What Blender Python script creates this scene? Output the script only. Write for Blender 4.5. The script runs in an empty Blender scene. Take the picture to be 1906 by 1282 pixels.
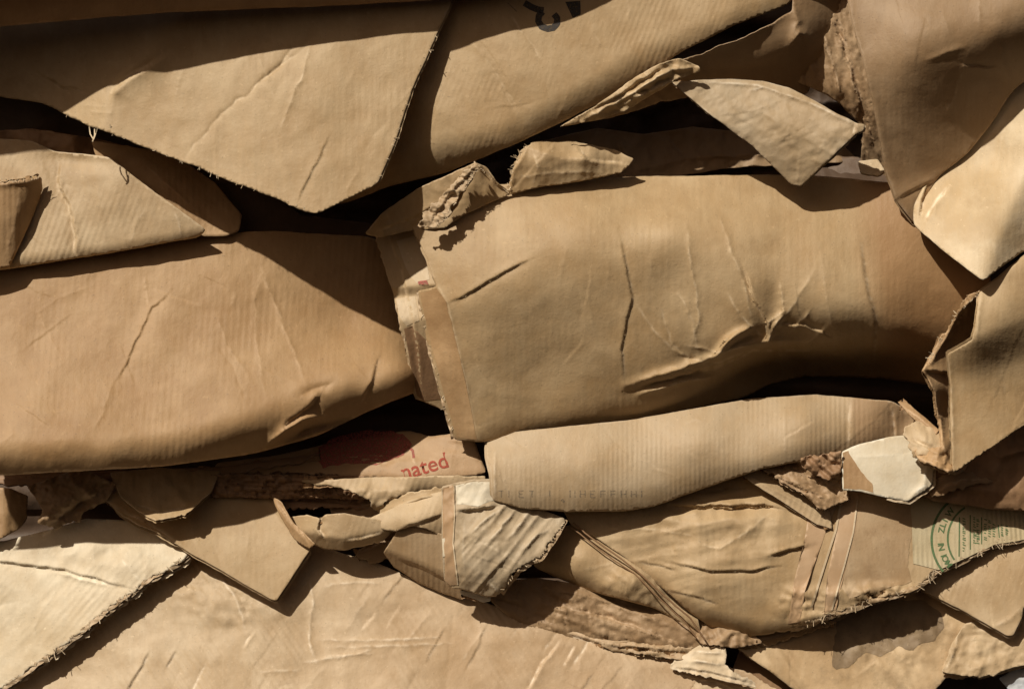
import bpy, math, random
import numpy as np
from mathutils import Vector
from mathutils.geometry import delaunay_2d_cdt

# ---------------------------------------------------------------- camera, sky, sun, exposure
S = 0.0006                    # metres of cardboard per photo pixel
W, HH = 1906, 1282
CX, CY = 953.0, 641.0
DIST = 4200.0                 # camera distance in the same pixel units
SC = bpy.context.scene
COL = SC.collection
cam_d = bpy.data.cameras.new('camera')
cam = bpy.data.objects.new('camera', cam_d)
COL.objects.link(cam)
cam.location = (0, -DIST * S, 0)
cam.rotation_euler = (math.radians(90), 0, 0)
cam_d.sensor_width = 36
cam_d.lens = 36 * DIST / W
cam_d.clip_start = 0.05
cam_d.clip_end = 200
SC.camera = cam

SUN = Vector((-0.43, -0.645, 0.645)).normalized()
world = bpy.data.worlds.new('World')
SC.world = world
world.use_nodes = True
wn = world.node_tree
bg = wn.nodes['Background']
sky = wn.nodes.new('ShaderNodeTexSky')
sky.sky_type = 'NISHITA'
sky.sun_disc = False
sky.sun_elevation = math.asin(SUN.z)
sky.sun_rotation = math.atan2(SUN.x, SUN.y)
sky.air_density = 0.5
sky.dust_density = 3.0
sky.ozone_density = 0.0
tint = wn.nodes.new('ShaderNodeMix'); tint.data_type = 'RGBA'; tint.blend_type = 'MULTIPLY'; tint.inputs[0].default_value = 1.0
wn.links.new(sky.outputs[0], tint.inputs[6]); tint.inputs[7].default_value = (0.82, 0.645, 0.46, 1)   # warm tint added to the sky light to brown the shadow fill
wn.links.new(tint.outputs[2], bg.inputs[0])
bg.inputs[1].default_value = 0.05
sun_d = bpy.data.lights.new('sun', 'SUN')
sun_d.energy = 5.0
sun_d.angle = math.radians(0.9)
sun_d.color = (1.0, 0.93, 0.80)
sun = bpy.data.objects.new('sun', sun_d)
COL.objects.link(sun)
sun.rotation_euler = SUN.to_track_quat('Z', 'Y').to_euler()
SC.view_settings.view_transform = 'Standard'
SC.view_settings.look = 'None'
SC.view_settings.gamma = 1
SC.view_settings.use_curve_mapping = False
SC.view_settings.exposure = -0.23

# ---------------------------------------------------------------- numeric helpers
rng = np.random.RandomState(7)
_perm = rng.rand(256, 256)
def vnoise(x, y, seed=0):
    x = np.asarray(x, float) + seed * 37.17; y = np.asarray(y, float) + seed * 91.73
    xi = np.floor(x).astype(int); yi = np.floor(y).astype(int)
    fx = x - xi; fy = y - yi
    fx = fx * fx * fx * (fx * (fx * 6 - 15) + 10); fy = fy * fy * fy * (fy * (fy * 6 - 15) + 10)
    a = _perm[xi % 256, yi % 256]; b = _perm[(xi + 1) % 256, yi % 256]
    c = _perm[xi % 256, (yi + 1) % 256]; d = _perm[(xi + 1) % 256, (yi + 1) % 256]
    return (a * (1 - fx) + b * fx) * (1 - fy) + (c * (1 - fx) + d * fx) * fy - 0.5
def fbm(x, y, seed=0, octv=4):
    s = 0; a = 1.0
    for k in range(octv):
        s = s + a * vnoise(x * 2 ** k, y * 2 ** k, seed + k * 3.3); a *= 0.5
    return s
def ridged(x, y, seed=0, octv=3):
    s = 0; a = 1.0
    for k in range(octv):
        s = s + a * (0.5 - np.abs(vnoise(x * 2 ** k, y * 2 ** k, seed + k * 5.1)) * 2); a *= 0.5
    return s
def crumple_cells(x, y, scale, seed):
    # crushed-card facets: straight folds crossing at odd angles, each fading in and out
    r = np.random.RandomState(int(seed * 10) % 9973 + 5); s = 0
    for k in range(7):
        th = r.rand() * np.pi; sc = scale * (0.8 + 2.2 * r.rand()); ph = r.rand() * 9
        u = (x * np.cos(th) + y * np.sin(th)) / sc + 0.9 * vnoise(x / (scale * 2.6), y / (scale * 2.6), seed + k) + ph
        w = np.clip(vnoise(x / (scale * 2.0) + k * 7, y / (scale * 2.0), seed + 20 + k) * 2.6 + .45, 0, 1)
        s = s + w * np.abs((u % 1) - .5) * 2 * sc / scale * .42
    return s
def layers(x, y, scale, seed, ang=0.0):
    a = math.radians(ang); u = x * math.cos(a) + y * math.sin(a); v = -x * math.sin(a) + y * math.cos(a)
    n = fbm(u / (scale * 3.6), v / scale, seed, 4) * 5 + 10
    f = n % 1
    return np.floor(n) + np.clip((f - .86) / .14, 0, 1)
def polydist(x, y, poly, extend=False):
    """unsigned distance, signed distance (+ on the right hand, y down), parameter along 0..1"""
    P = np.asarray(poly, float)
    best = np.full(x.shape, 1e9); sg = np.zeros(x.shape); par = np.zeros(x.shape)
    L = np.hypot(*(P[1:] - P[:-1]).T); cum = np.concatenate([[0], np.cumsum(L)]); tot = cum[-1]
    for i in range(len(P) - 1):
        ax, ay = P[i]; bx, by = P[i + 1]
        ux, uy = (bx - ax) / L[i], (by - ay) / L[i]
        t = (x - ax) * ux + (y - ay) * uy
        lo = -1e9 if (extend and i == 0) else 0
        hi = 1e9 if (extend and i == len(P) - 2) else L[i]
        tc = np.clip(t, lo, hi)
        d = np.hypot(x - ax - ux * tc, y - ay - uy * tc)
        s = -(x - ax) * uy + (y - ay) * ux
        m = d < best
        best = np.where(m, d, best); sg = np.where(m, np.sign(s) * d, sg)
        par = np.where(m, np.clip((cum[i] + tc) / tot, 0, 1), par)
    return best, sg, par
def tps(ctrl):
    C = np.asarray(ctrl, float); n = len(C)
    X = C[:, :2] / 1000.0
    if n < 4:
        A = np.c_[np.ones(n), X]; co = np.linalg.lstsq(A, C[:, 2], rcond=None)[0]
        return lambda x, y: co[0] + co[1] * x / 1000 + co[2] * y / 1000
    d2 = ((X[:, None] - X[None]) ** 2).sum(-1)
    K = 0.5 * d2 * np.log(d2 + 1e-12)
    K += np.eye(n) * 1e-5
    P = np.c_[np.ones(n), X]
    A = np.zeros((n + 3, n + 3)); A[:n, :n] = K; A[:n, n:] = P; A[n:, :n] = P.T
    w = np.linalg.solve(A, np.r_[C[:, 2], np.zeros(3)])
    def f(x, y):
        x = np.asarray(x, float) / 1000; y = np.asarray(y, float) / 1000
        r = w[n] + w[n + 1] * x + w[n + 2] * y
        for i in range(n):
            q = (x - X[i, 0]) ** 2 + (y - X[i, 1]) ** 2
            r = r + w[i] * 0.5 * q * np.log(q + 1e-12)
        return r
    return f
def jitter_poly(poly, amp, step=7, seed=0):
    P = np.asarray(poly, float)[:, :2]; out = []
    for i in range(len(P) - 1):
        n = max(1, int(np.hypot(*(P[i + 1] - P[i])) / step))
        for k in range(n): out.append(P[i] + (P[i + 1] - P[i]) * k / n)
    out.append(P[-1]); out = np.array(out)
    if amp:
        out[:, 0] += amp * 2 * fbm(out[:, 0] / 16, out[:, 1] / 16, seed, 2)
        out[:, 1] += amp * 2 * fbm(out[:, 0] / 16, out[:, 1] / 16, seed + 4, 2)
    return out
def height_fn(ctrl, feats, wob, seed):
    base = tps(ctrl)
    fs = []
    for f in feats:
        if f[0] in ('crease', 'ridge', 'sas'):
            fs.append((f[0], jitter_poly(f[1], f[4] if len(f) > 4 else 2.0, 9, seed + len(fs)), f[2], f[3]))
        else: fs.append(f)
    def H(x, y):
        x = np.asarray(x, float); y = np.asarray(y, float)
        h = base(x, y)
        if wob: h = h + 0.60 * min(wob, 6) * crumple_cells(x, y, 110.0, seed + 31) + 0.55 * wob * fbm(x / 170, y / 170, seed, 3) + 0.10 * wob * fbm(x / 28, y / 28, seed + 2, 3)
        for f in fs:
            k = f[0]
            if k == 'bend':      # slope change beyond a line: +f[2] per px
                _, d, _ = polydist(x, y, f[1], True); w = f[3]
                h = h + f[2] * 0.5 * (d + np.sqrt(d * d + w * w))
            elif k == 'roll':    # curls back beyond a line with radius R
                _, d, _ = polydist(x, y, f[1], True); dd = np.maximum(d, 0)
                h = h - dd * dd / (2 * f[2])
            elif k == 'ridge':
                u, _, t = polydist(x, y, f[1])
                h = h + f[2] * (.6 * np.exp(-np.sqrt(u * u + 1.2) / (.72 * f[3])) + .4 * np.exp(-(u / f[3]) ** 2)) * np.sqrt(np.clip(np.sin(np.pi * np.clip(t, .03, .97)) , 0, 1))
            elif k == 'crease':
                u, _, t = polydist(x, y, f[1])
                h = h + f[2] * np.exp(-np.sqrt(u * u + 1.5) / f[3]) * np.clip(np.sin(np.pi * np.clip(t, .03, .97)) * 1.6, 0, 1) * (0.75 + 0.5 * vnoise(t * 23, t * 3, seed))
            elif k == 'sas':     # a sharp step that dies away: a dark line beside a light one
                u, d, t = polydist(x, y, f[1])
                h = h + f[2] * np.tanh(d / 2.2) * np.exp(-u / f[3]) * np.clip(np.sin(np.pi * np.clip(t, .03, .97)) * 1.6, 0, 1)
            elif k == 'dent':
                x0, y0, rx, ry, a = f[1]; ca, sa = math.cos(math.radians(a)), math.sin(math.radians(a))
                p = ((x - x0) * ca + (y - y0) * sa) / rx; q = (-(x - x0) * sa + (y - y0) * ca) / ry
                h = h + f[2] * np.exp(-(p * p + q * q))
            elif k == 'crumple':  # amp, scale, optional mask ellipse
                m = 1.0
                if len(f) > 3:
                    x0, y0, rx, ry = f[3]; m = np.exp(-(((x - x0) / rx) ** 2 + ((y - y0) / ry) ** 2) ** 2)
                h = h + m * f[1] * (crumple_cells(x, y, f[2], seed) + 0.45 * crumple_cells(x, y, f[2] * .43, seed + 3))
            elif k == 'layers':   # peeled paper plies: amp, scale
                h = h + f[1] * layers(x, y, f[2], seed, f[3] if len(f) > 3 else 0.0)
            elif k == 'wrinkle':  # long parallel wrinkles: amp, wavelength, angle, optional mask
                a = math.radians(f[3]); m = 1.0
                if len(f) > 4:
                    x0, y0, rx, ry = f[4]; m = np.exp(-(((x - x0) / rx) ** 2 + ((y - y0) / ry) ** 2) ** 2)
                u = x * math.cos(a) + y * math.sin(a); v = -x * math.sin(a) + y * math.cos(a)
                h = h + m * f[1] * ridged(u / (f[2] * 6), v / f[2] + 0.6 * vnoise(u / (f[2] * 4), v / f[2] / 3, seed + 1), seed, 2)
        return h
    def Wr(x, y):
        w = np.zeros(np.shape(x))
        for f in fs:
            if f[0] in ('crease', 'sas') or (f[0] == 'ridge' and f[3] < 7):
                u, d, t = polydist(x, y, f[1])
                if f[0] == 'sas': u = np.abs(d + 1.5 * np.sign(f[2])) * (u < 40) + 40. * (u >= 40)
                w = np.maximum(w, min(1., max(0., abs(f[2]) - .9) / 2.6) * np.exp(-(u / 1.9) ** 2) * np.clip(.55 + 1.6 * vnoise(x / 9, y / 9, seed + 3), 0, 1) * np.clip(np.sin(np.pi * np.clip(t, 0, 1)) * 2, 0, 1))
        return w
    H.wear = Wr
    return H
def to3d(x, y, h):
    k = (DIST - h) / DIST
    return np.stack([(x - CX) * k * S, -h * S, (CY - y) * k * S], -1)
def inside(px, py, poly):
    P = np.asarray(poly); c = np.zeros(px.shape, bool); n = len(P); j = n - 1
    for i in range(n):
        xi, yi = P[i]; xj, yj = P[j]
        if yi != yj:
            c ^= ((yi > py) != (yj > py)) & (px < (xj - xi) * (py - yi) / (yj - yi) + xi)
        j = i
    return c
def outline_loop(outline, r, rough, step, seed):
    """rounded corners, resampled, roughened. A third value on a point = torn amplitude of the edge that starts there"""
    n = len(outline); pts = []; amp = []
    for i in range(n):
        p0 = np.array(outline[i - 1][:2], float); p1 = np.array(outline[i][:2], float); p2 = np.array(outline[(i + 1) % n][:2], float)
        a1 = outline[i][2] if len(outline[i]) > 2 else rough; a0 = outline[i - 1][2] if len(outline[i - 1]) > 2 else rough
        l0 = np.hypot(*(p0 - p1)); l2 = np.hypot(*(p2 - p1)); q = min(r, l0 * .45, l2 * .45)
        A = p1 + (p0 - p1) / l0 * q; B = p1 + (p2 - p1) / l2 * q
        m = max(2, int(q / step) + 1)
        for k in range(m + 1):
            t = k / m; pts.append((1 - t) ** 2 * A + 2 * t * (1 - t) * p1 + t * t * B); amp.append(a0 if t < .5 else a1)
    out = []; oa = []
    for i in range(len(pts)):
        p, q = pts[i], pts[(i + 1) % len(pts)]; L = np.hypot(*(q - p))
        m = max(1, int(round(L / step)))
        for k in range(m): out.append(p + (q - p) * k / m); oa.append(amp[i])
    out = np.array(out); oa = np.array(oa)
    keep = [0]
    for i in range(1, len(out)):
        if np.hypot(*(out[i] - out[keep[-1]])) > step * .45: keep.append(i)
    if np.hypot(*(out[keep[-1]] - out[0])) < step * .45: keep.pop()
    out = out[keep]; oa = oa[keep]
    x, y = out[:, 0].copy(), out[:, 1].copy()
    T = np.roll(out, -1, 0) - np.roll(out, 1, 0); T /= np.maximum(np.hypot(T[:, 0], T[:, 1]), 1e-6)[:, None]
    dn = 2.2 * fbm(x / 30, y / 30, seed, 3) + 0.9 * vnoise(x / 6, y / 6, seed + 3) + np.where(oa > 1.9, 1.7 * vnoise(x / 8, y / 8, seed + 6) + 1.6 * vnoise(x / 3.3, y / 3.3, seed + 8), 0) * 1.1
    out[:, 0] += -T[:, 1] * dn * oa; out[:, 1] += T[:, 0] * dn * oa
    return out, oa

# ---------------------------------------------------------------- materials
MATS = {}
def lin(c):
    return tuple(((v / 255) / 12.92 if v / 255 <= .04045 else ((v / 255 + .055) / 1.055) ** 2.4) for v in c)
def kraft(key, col, var=0.12, flute=0.0, ang=0.0, grain=1.0, wear=0.0, rough=0.62, stain=None, wave=11.0, fine=1.0):
    """card: col = base colour (linear); flute = strength of the ribs that print through; stain = (colour, amount, scale)"""
    m = bpy.data.materials.new(key); m.use_nodes = True; MATS[key] = m
    nt = m.node_tree; N = nt.nodes; Lk = nt.links
    b = N['Principled BSDF']; b.inputs['Roughness'].default_value = rough
    b.inputs['Specular IOR Level'].default_value = 0.5
    uv = N.new('ShaderNodeUVMap'); uv.uv_map = 'UVMap'
    oi = N.new('ShaderNodeObjectInfo')
    off = N.new('ShaderNodeVectorMath'); off.operation = 'ADD'
    sc3 = N.new('ShaderNodeVectorMath'); sc3.operation = 'SCALE'
    cmb = N.new('ShaderNodeCombineXYZ')
    for i in range(3): Lk.new(oi.outputs['Random'], cmb.inputs[i])
    Lk.new(cmb.outputs[0], sc3.inputs[0]); sc3.inputs['Scale'].default_value = 20
    Lk.new(uv.outputs[0], off.inputs[0]); Lk.new(sc3.outputs[0], off.inputs[1])
    rot = N.new('ShaderNodeMapping'); rot.inputs['Rotation'].default_value = (0, 0, math.radians(ang))
    Lk.new(uv.outputs[0], rot.inputs[0])
    def noise(scale, detail, rg=.55, vec=off.outputs[0], stretch=None):
        n = N.new('ShaderNodeTexNoise'); n.inputs['Scale'].default_value = scale; n.inputs['Detail'].default_value = detail; n.inputs['Roughness'].default_value = rg
        if stretch:
            mp = N.new('ShaderNodeMapping'); mp.inputs['Scale'].default_value = stretch; mp.inputs['Rotation'].default_value = (0, 0, math.radians(ang)); Lk.new(vec, mp.inputs[0]); vec = mp.outputs[0]
        Lk.new(vec, n.inputs['Vector']); return n.outputs['Fac']
    def math_(op, a, bb, cl=False):
        n = N.new('ShaderNodeMath'); n.operation = op; n.use_clamp = cl
        for i, v in enumerate((a, bb)):
            if isinstance(v, (int, float)): n.inputs[i].default_value = v
            else: Lk.new(v, n.inputs[i])
        return n.outputs[0]
    def ramp(f, lo, hi):
        n = N.new('ShaderNodeMapRange'); Lk.new(f, n.inputs[0]); n.inputs[1].default_value = lo; n.inputs[2].default_value = hi; return n.outputs[0]
    def mix(f, a, bb, mode='MIX'):
        n = N.new('ShaderNodeMix'); n.data_type = 'RGBA'; n.blend_type = mode
        if isinstance(f, (int, float)): n.inputs[0].default_value = f
        else: Lk.new(f, n.inputs[0])
        for i, v in ((6, a), (7, bb)):
            if isinstance(v, tuple): n.inputs[i].default_value = (*v[:3], 1)
            else: Lk.new(v, n.inputs[i])
        return n.outputs[2]
    c = np.array(col)
    big = noise(4.5, 4); mid = noise(22, 4, .6); fib = noise(90, 5, .65, stretch=(1, .28, 1)); spk = noise(260, 2, .5); sp2 = noise(120, 3, .6)
    dark = tuple(c * (1 - var * 1.25) * np.array([1.02, .92, .78])); light = tuple(np.minimum(c * (1 + var) * np.array([1, 1.01, 1.03]), .95))
    base = mix(ramp(math_('ADD', math_('MULTIPLY', big, .6), math_('MULTIPLY', mid, .4)), .36, .64), dark, light)
    base = mix(math_('MULTIPLY', ramp(fib, .35, .75), .30 * grain), base, tuple(c * .70))
    base = mix(math_('MULTIPLY', ramp(spk, .66, .76), .55 * grain), base, tuple(c * .45))
    scf = noise(14, 5, .75, stretch=(1, .22, 1))
    base = mix(math_('MULTIPLY', ramp(scf, .58, .70), .30), base, tuple(np.minimum(c * np.array([1.22, 1.27, 1.34]), .95)))
    drt = noise(6.5, 6, .72)
    base = mix(math_('MULTIPLY', ramp(drt, .54, .70), .34), base, tuple(c * np.array([.70, .62, .52])))
    base = mix(math_('MULTIPLY', ramp(sp2, .64, .74), .35 * grain), base, tuple(np.minimum(c * 1.45, .95)))
    if wear:
        w1 = noise(9, 6, .7)
        base = mix(math_('MULTIPLY', ramp(w1, .52, .66), wear), base, tuple(np.minimum(c * np.array([1.3, 1.36, 1.45]), .95)))
        w2 = noise(13, 5, .7)
        base = mix(math_('MULTIPLY', ramp(w2, .57, .68), wear * .7), base, tuple(c * np.array([.62, .54, .46])))
    if stain:
        s1 = noise(stain[2], 6, .7)
        base = mix(math_('MULTIPLY', ramp(s1, .50, .60), stain[1]), base, stain[0])
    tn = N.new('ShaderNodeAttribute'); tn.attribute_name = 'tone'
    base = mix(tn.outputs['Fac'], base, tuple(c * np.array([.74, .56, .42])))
    at = N.new('ShaderNodeAttribute'); at.attribute_name = 'wear'
    base = mix(math_('MULTIPLY', at.outputs['Fac'], .75), base, tuple(np.minimum(c * np.array([1.45, 1.55, 1.75]) + .03, .95)))
    hgt = math_('ADD', math_('MULTIPLY', fib, .5), math_('MULTIPLY', spk, .25))
    if flute:
        wv = N.new('ShaderNodeTexWave'); wv.wave_type = 'BANDS'; wv.bands_direction = 'X'; wv.wave_profile = 'SIN'
        wv.inputs['Scale'].default_value = 1000.0 / wave / 20 * 6.2832; wv.inputs['Distortion'].default_value = .7; wv.inputs['Detail'].default_value = 2; wv.inputs['Detail Scale'].default_value = .4
        Lk.new(rot.outputs[0], wv.inputs[0])
        fm = ramp(noise(7, 4), .42, .66)
        wf = math_('MULTIPLY', wv.outputs['Fac'], fm)
        hgt = math_('ADD', hgt, math_('MULTIPLY', wf, 1.1 * flute))
        base = mix(math_('MULTIPLY', wf, .10 * flute), base, tuple(c * .6))
    hgt = math_('ADD', hgt, math_('MULTIPLY', mid, 2.4))
    Lk.new(base, b.inputs['Base Color'])
    bp = N.new('ShaderNodeBump'); bp.inputs['Strength'].default_value = .55 * fine; bp.inputs['Distance'].default_value = 0.0009
    Lk.new(hgt, bp.inputs['Height']); Lk.new(bp.outputs[0], b.inputs['Normal'])
    return m
def ink(key, col, cover=0.85, scale=60):
    m = bpy.data.materials.new(key); m.use_nodes = True; N = m.node_tree.nodes; L = m.node_tree.links
    b = N['Principled BSDF']; b.inputs['Roughness'].default_value = .7; b.inputs['Specular IOR Level'].default_value = .2
    n = N.new('ShaderNodeTexNoise'); n.inputs['Scale'].default_value = scale * 8; n.inputs['Detail'].default_value = 3
    g = N.new('ShaderNodeTexCoord'); L.new(g.outputs['Object'], n.inputs['Vector'])
    r = N.new('ShaderNodeMix'); r.data_type = 'RGBA'; L.new(n.outputs['Fac'], r.inputs[0])
    r.inputs[6].default_value = (*col, 1); r.inputs[7].default_value = (*tuple(v * 1.6 + .02 for v in col), 1)
    L.new(r.outputs[2], b.inputs['Base Color'])
    if cover < 1:
        mr = N.new('ShaderNodeMapRange'); mr.inputs[1].default_value = .35; mr.inputs[2].default_value = .6; mr.inputs[3].default_value = max(0, cover - .35); mr.inputs[4].default_value = min(1, cover + .2)
        L.new(n.outputs['Fac'], mr.inputs[0]); L.new(mr.outputs[0], b.inputs['Alpha'])
    MATS[key] = m; return m

# ---------------------------------------------------------------- builders
SHEETS = {}
def link(name, me, parent=None):
    o = bpy.data.objects.new(name, me); COL.objects.link(o)
    if parent is not None:
        o.parent = parent; o.matrix_parent_inverse = parent.matrix_world.inverted()
    return o
def raw_mesh(name, V, F, mat, uv=None, smooth=None, wear=None):
    me = bpy.data.meshes.new(name)
    V = np.asarray(V, float)
    me.from_pydata([tuple(v) for v in V], [], [tuple(int(i) for i in f) for f in F])
    if smooth is None: smooth = [True] * len(me.polygons)
    me.polygons.foreach_set('use_smooth', smooth)
    if uv is not None:
        ul = me.uv_layers.new(name='UVMap'); vi = np.zeros(len(me.loops), int); me.loops.foreach_get('vertex_index', vi)
        ul.data.foreach_set('uv', np.asarray(uv)[vi].ravel())
    if wear is not None: me.attributes.new('wear', 'FLOAT', 'POINT').data.foreach_set('value', np.asarray(wear, np.float32))
    me.materials.append(mat); me.update()
    return me
def tri_region(loop, g, extra, seed):
    x0, y0 = loop.min(0); x1, y1 = loop.max(0)
    rows = np.arange(y0 + g * .5, y1, g * .87); P = []
    for k, yy in enumerate(rows):
        xs = np.arange(x0 + (g / 2 if k % 2 else 0), x1, g); P.append(np.c_[xs, np.full(len(xs), yy)])
    P = np.concatenate(P) if P else np.zeros((0, 2))
    r = np.random.RandomState(seed); P = P + (r.rand(*P.shape) - .5) * g * .35
    if extra is not None and len(extra): P = np.concatenate([P, extra])
    P = P[inside(P[:, 0], P[:, 1], loop)]
    # keep clear of the boundary
    if len(P):
        keep = np.ones(len(P), bool)
        cell = {}
        for i, q in enumerate(loop): cell.setdefault((int(q[0] // 8), int(q[1] // 8)), []).append(q)
        for i, p in enumerate(P):
            a, b = int(p[0] // 8), int(p[1] // 8)
            for u in (-1, 0, 1):
                for v in (-1, 0, 1):
                    for q in cell.get((a + u, b + v), ()):
                        if (p[0] - q[0]) ** 2 + (p[1] - q[1]) ** 2 < (g * .42) ** 2: keep[i] = False
        P = P[keep]
    n = len(loop)
    pts = [Vector((float(a), float(b))) for a, b in np.concatenate([loop, P])]
    res = delaunay_2d_cdt(pts, [], [list(range(n))], 1, 1e-4, False)
    V = np.array([(v.x, v.y) for v in res[0]])
    F = [f for f in res[2] if len(f) == 3]
    F = np.array(F)
    if not len(F): return V, F
    c = V[F].mean(1); a, b, d = V[F[:, 0]], V[F[:, 1]], V[F[:, 2]]
    ar = np.abs((b[:, 0] - a[:, 0]) * (d[:, 1] - a[:, 1]) - (b[:, 1] - a[:, 1]) * (d[:, 0] - a[:, 0]))
    return V, F[inside(c[:, 0], c[:, 1], loop) & (ar > .02)]
def boundary_loops(F):
    E = {}
    for a, b, c in F:
        for u, v in ((a, b), (b, c), (c, a)): E[(u, v)] = E.get((u, v), 0) + 1
    nx = {}
    for (u, v) in E:
        if (v, u) not in E: nx[u] = v
    loops = []
    while nx:
        s = next(iter(nx)); lp = [s]; c = nx.pop(s)
        while c != s and c in nx: lp.append(c); c = nx.pop(c)
        if len(lp) > 5: loops.append(lp)
    return loops

def sheet(key, name, label, cat, outline, ctrl, mat, feats=(), rough=0.5, r=4, wob=5, T=6.0, shift=(0, 0), g=5.0, seed=None,
          group=None, core=True, rim=1.1, back=None, flutes=10.5, core_mat='core', uvrot=0, scr=None, camp=1.0, tone=None):
    seed = seed if seed is not None else (sum(ord(c) * (i + 3) for i, c in enumerate(key)) % 97)
    feats = [(f[0], f[1], f[2] * camp, *f[3:]) if f[0] in ('crease', 'sas', 'ridge') else f for f in feats]
    xs_ = [p[0] for p in outline]; ys_ = [p[1] for p in outline]
    x0_, x1_, y0_, y1_ = max(min(xs_), -20), min(max(xs_), 1926), max(min(ys_), -20), min(max(ys_), 1300)
    rr = random.Random(seed * 13 + 1); nscr = int((x1_ - x0_) * (y1_ - y0_) / 11000) if scr is None else scr
    pa = rr.uniform(30, 150); OL = np.array([p[:2] for p in outline], float)
    for _ in range(min(nscr, 26)):
        cx_, cy_ = rr.uniform(x0_, x1_), rr.uniform(y0_, y1_); an = math.radians(rr.gauss(pa, 26) if rr.random() < .75 else rr.uniform(0, 180)); ln = rr.uniform(14, 62) * (1 if rr.random() < .8 else 2)
        if not inside(np.array([cx_]), np.array([cy_]), OL)[0]: continue
        q0 = (cx_ - ln * math.cos(an), cy_ - ln * math.sin(an)); q1 = (cx_ + rr.uniform(-6, 6), cy_ + rr.uniform(-6, 6)); q2 = (cx_ + ln * math.cos(an), cy_ + ln * math.sin(an))
        feats.append((rr.choice(['crease', 'crease', 'sas']), [q0, q1, q2], rr.choice([-1, 1]) * rr.uniform(.5, 1.5), rr.uniform(2.2, 4.5), 2))
    loop, oa = outline_loop(outline, r, rough, min(g, 4.5) * .9, seed)
    H = height_fn(ctrl, feats, wob, seed)
    ex = []
    for f in feats:
        if f[0] in ('crease', 'sas', 'ridge') and f[3] < 12:
            J = jitter_poly(f[1], f[4] if len(f) > 4 else 2.0, 9, seed + len([q for q in feats[:feats.index(f)]]))
            T_ = np.gradient(J, axis=0); T_ /= np.maximum(np.hypot(T_[:, 0], T_[:, 1]), 1e-6)[:, None]
            for d in (-4.0, -1.8, 0.0, 1.8, 4.0):
                K = J + np.c_[-T_[:, 1], T_[:, 0]] * d; K2 = (K[:-1] + K[1:]) / 2
                ex += [K, K2]
    if ex:
        ex = np.concatenate(ex); q = np.round(ex / 1.3).astype(int); _, u = np.unique(q, axis=0, return_index=True); ex = ex[u]
    V2, F = tri_region(loop, g, ex if len(ex) else None, seed)
    if len(F) == 0: print('EMPTY', key); return None
    a, b, c = V2[F[:, 0]], V2[F[:, 1]], V2[F[:, 2]]
    ar = (b[:, 0] - a[:, 0]) * (c[:, 1] - a[:, 1]) - (b[:, 1] - a[:, 1]) * (c[:, 0] - a[:, 0])
    F = np.where((ar > 0)[:, None], F[:, ::-1], F)       # y is down: clockwise in the picture faces the camera
    used = np.unique(F); rm = np.full(len(V2), -1); rm[used] = np.arange(len(used)); V2 = V2[used]; F = rm[F]
    h = H(V2[:, 0], V2[:, 1])
    e = 1.5
    hx = (H(V2[:, 0] + e, V2[:, 1]) - H(V2[:, 0] - e, V2[:, 1])) / (2 * e); hy = (H(V2[:, 0], V2[:, 1] + e) - H(V2[:, 0], V2[:, 1] - e)) / (2 * e)
    nl = np.sqrt(1 + hx * hx + hy * hy)
    lim = 1.2                                                    # lateral push of the back layer, capped
    nx_, ny_ = np.clip(-hx / nl, -lim, lim), np.clip(-hy / nl, -lim, lim)
    cxm, cym = loop.mean(0)
    px, py = float(cxm), float(cym)
    root = bpy.data.objects.new(name, None); COL.objects.link(root)
    root.empty_display_size = .02
    root.location = to3d(np.array(px), np.array(py), np.array(float(np.median(h))))
    root['label'] = label; root['category'] = cat
    if group: root['group'] = group
    bpy.context.view_layer.update()
    V = to3d(V2[:, 0], V2[:, 1], h)
    uv = np.c_[V2[:, 0], -V2[:, 1]] / 1000.0
    if uvrot:
        ca, sa = math.cos(math.radians(uvrot)), math.sin(math.radians(uvrot)); uv = uv @ np.array([[ca, -sa], [sa, ca]])
    loops = boundary_loops(F.tolist())
    wv = H.wear(V2[:, 0], V2[:, 1]); bd = np.unique(np.concatenate([np.array(l) for l in loops])) if loops else np.array([], int)
    wv[bd] = np.maximum(wv[bd], np.clip(.35 + .9 * vnoise(V2[bd, 0] / 12, V2[bd, 1] / 12, seed), 0, 1)); wvs = [wv]
    Vs = [V]; Fs = F.tolist(); uvs = [uv]; sm = [True] * len(F); nv = len(V)
    def off(idx, t, sx, sy):
        return to3d(V2[idx, 0] - nx_[idx] * t + sx * t / T, V2[idx, 1] - ny_[idx] * t + sy * t / T, h[idx] - t / nl[idx])
    for lp in loops:                                              # the cut thickness of the liner paper
        lp = np.array(lp); R = off(lp, rim, *shift); Vs.append(R); uvs.append(uv[lp] + .0007); n = len(lp); wvs.append(np.full(n, .5))
        for i in range(n):
            j = (i + 1) % n; Fs.append((lp[j], lp[i], nv + i, nv + j)); sm.append(False)
        nv += n
    me = raw_mesh('face_liner', np.concatenate(Vs), Fs, MATS[mat], np.concatenate(uvs), sm, np.concatenate(wvs))
    if tone:   # browner tone blended in beyond a line
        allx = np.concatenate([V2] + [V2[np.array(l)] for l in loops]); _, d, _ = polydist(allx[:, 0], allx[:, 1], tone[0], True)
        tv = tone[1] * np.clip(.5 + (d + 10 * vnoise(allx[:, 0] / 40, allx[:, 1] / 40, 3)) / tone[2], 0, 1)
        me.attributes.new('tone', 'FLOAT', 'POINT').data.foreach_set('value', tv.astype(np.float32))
    fo = link('face_liner', me, root)
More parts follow.
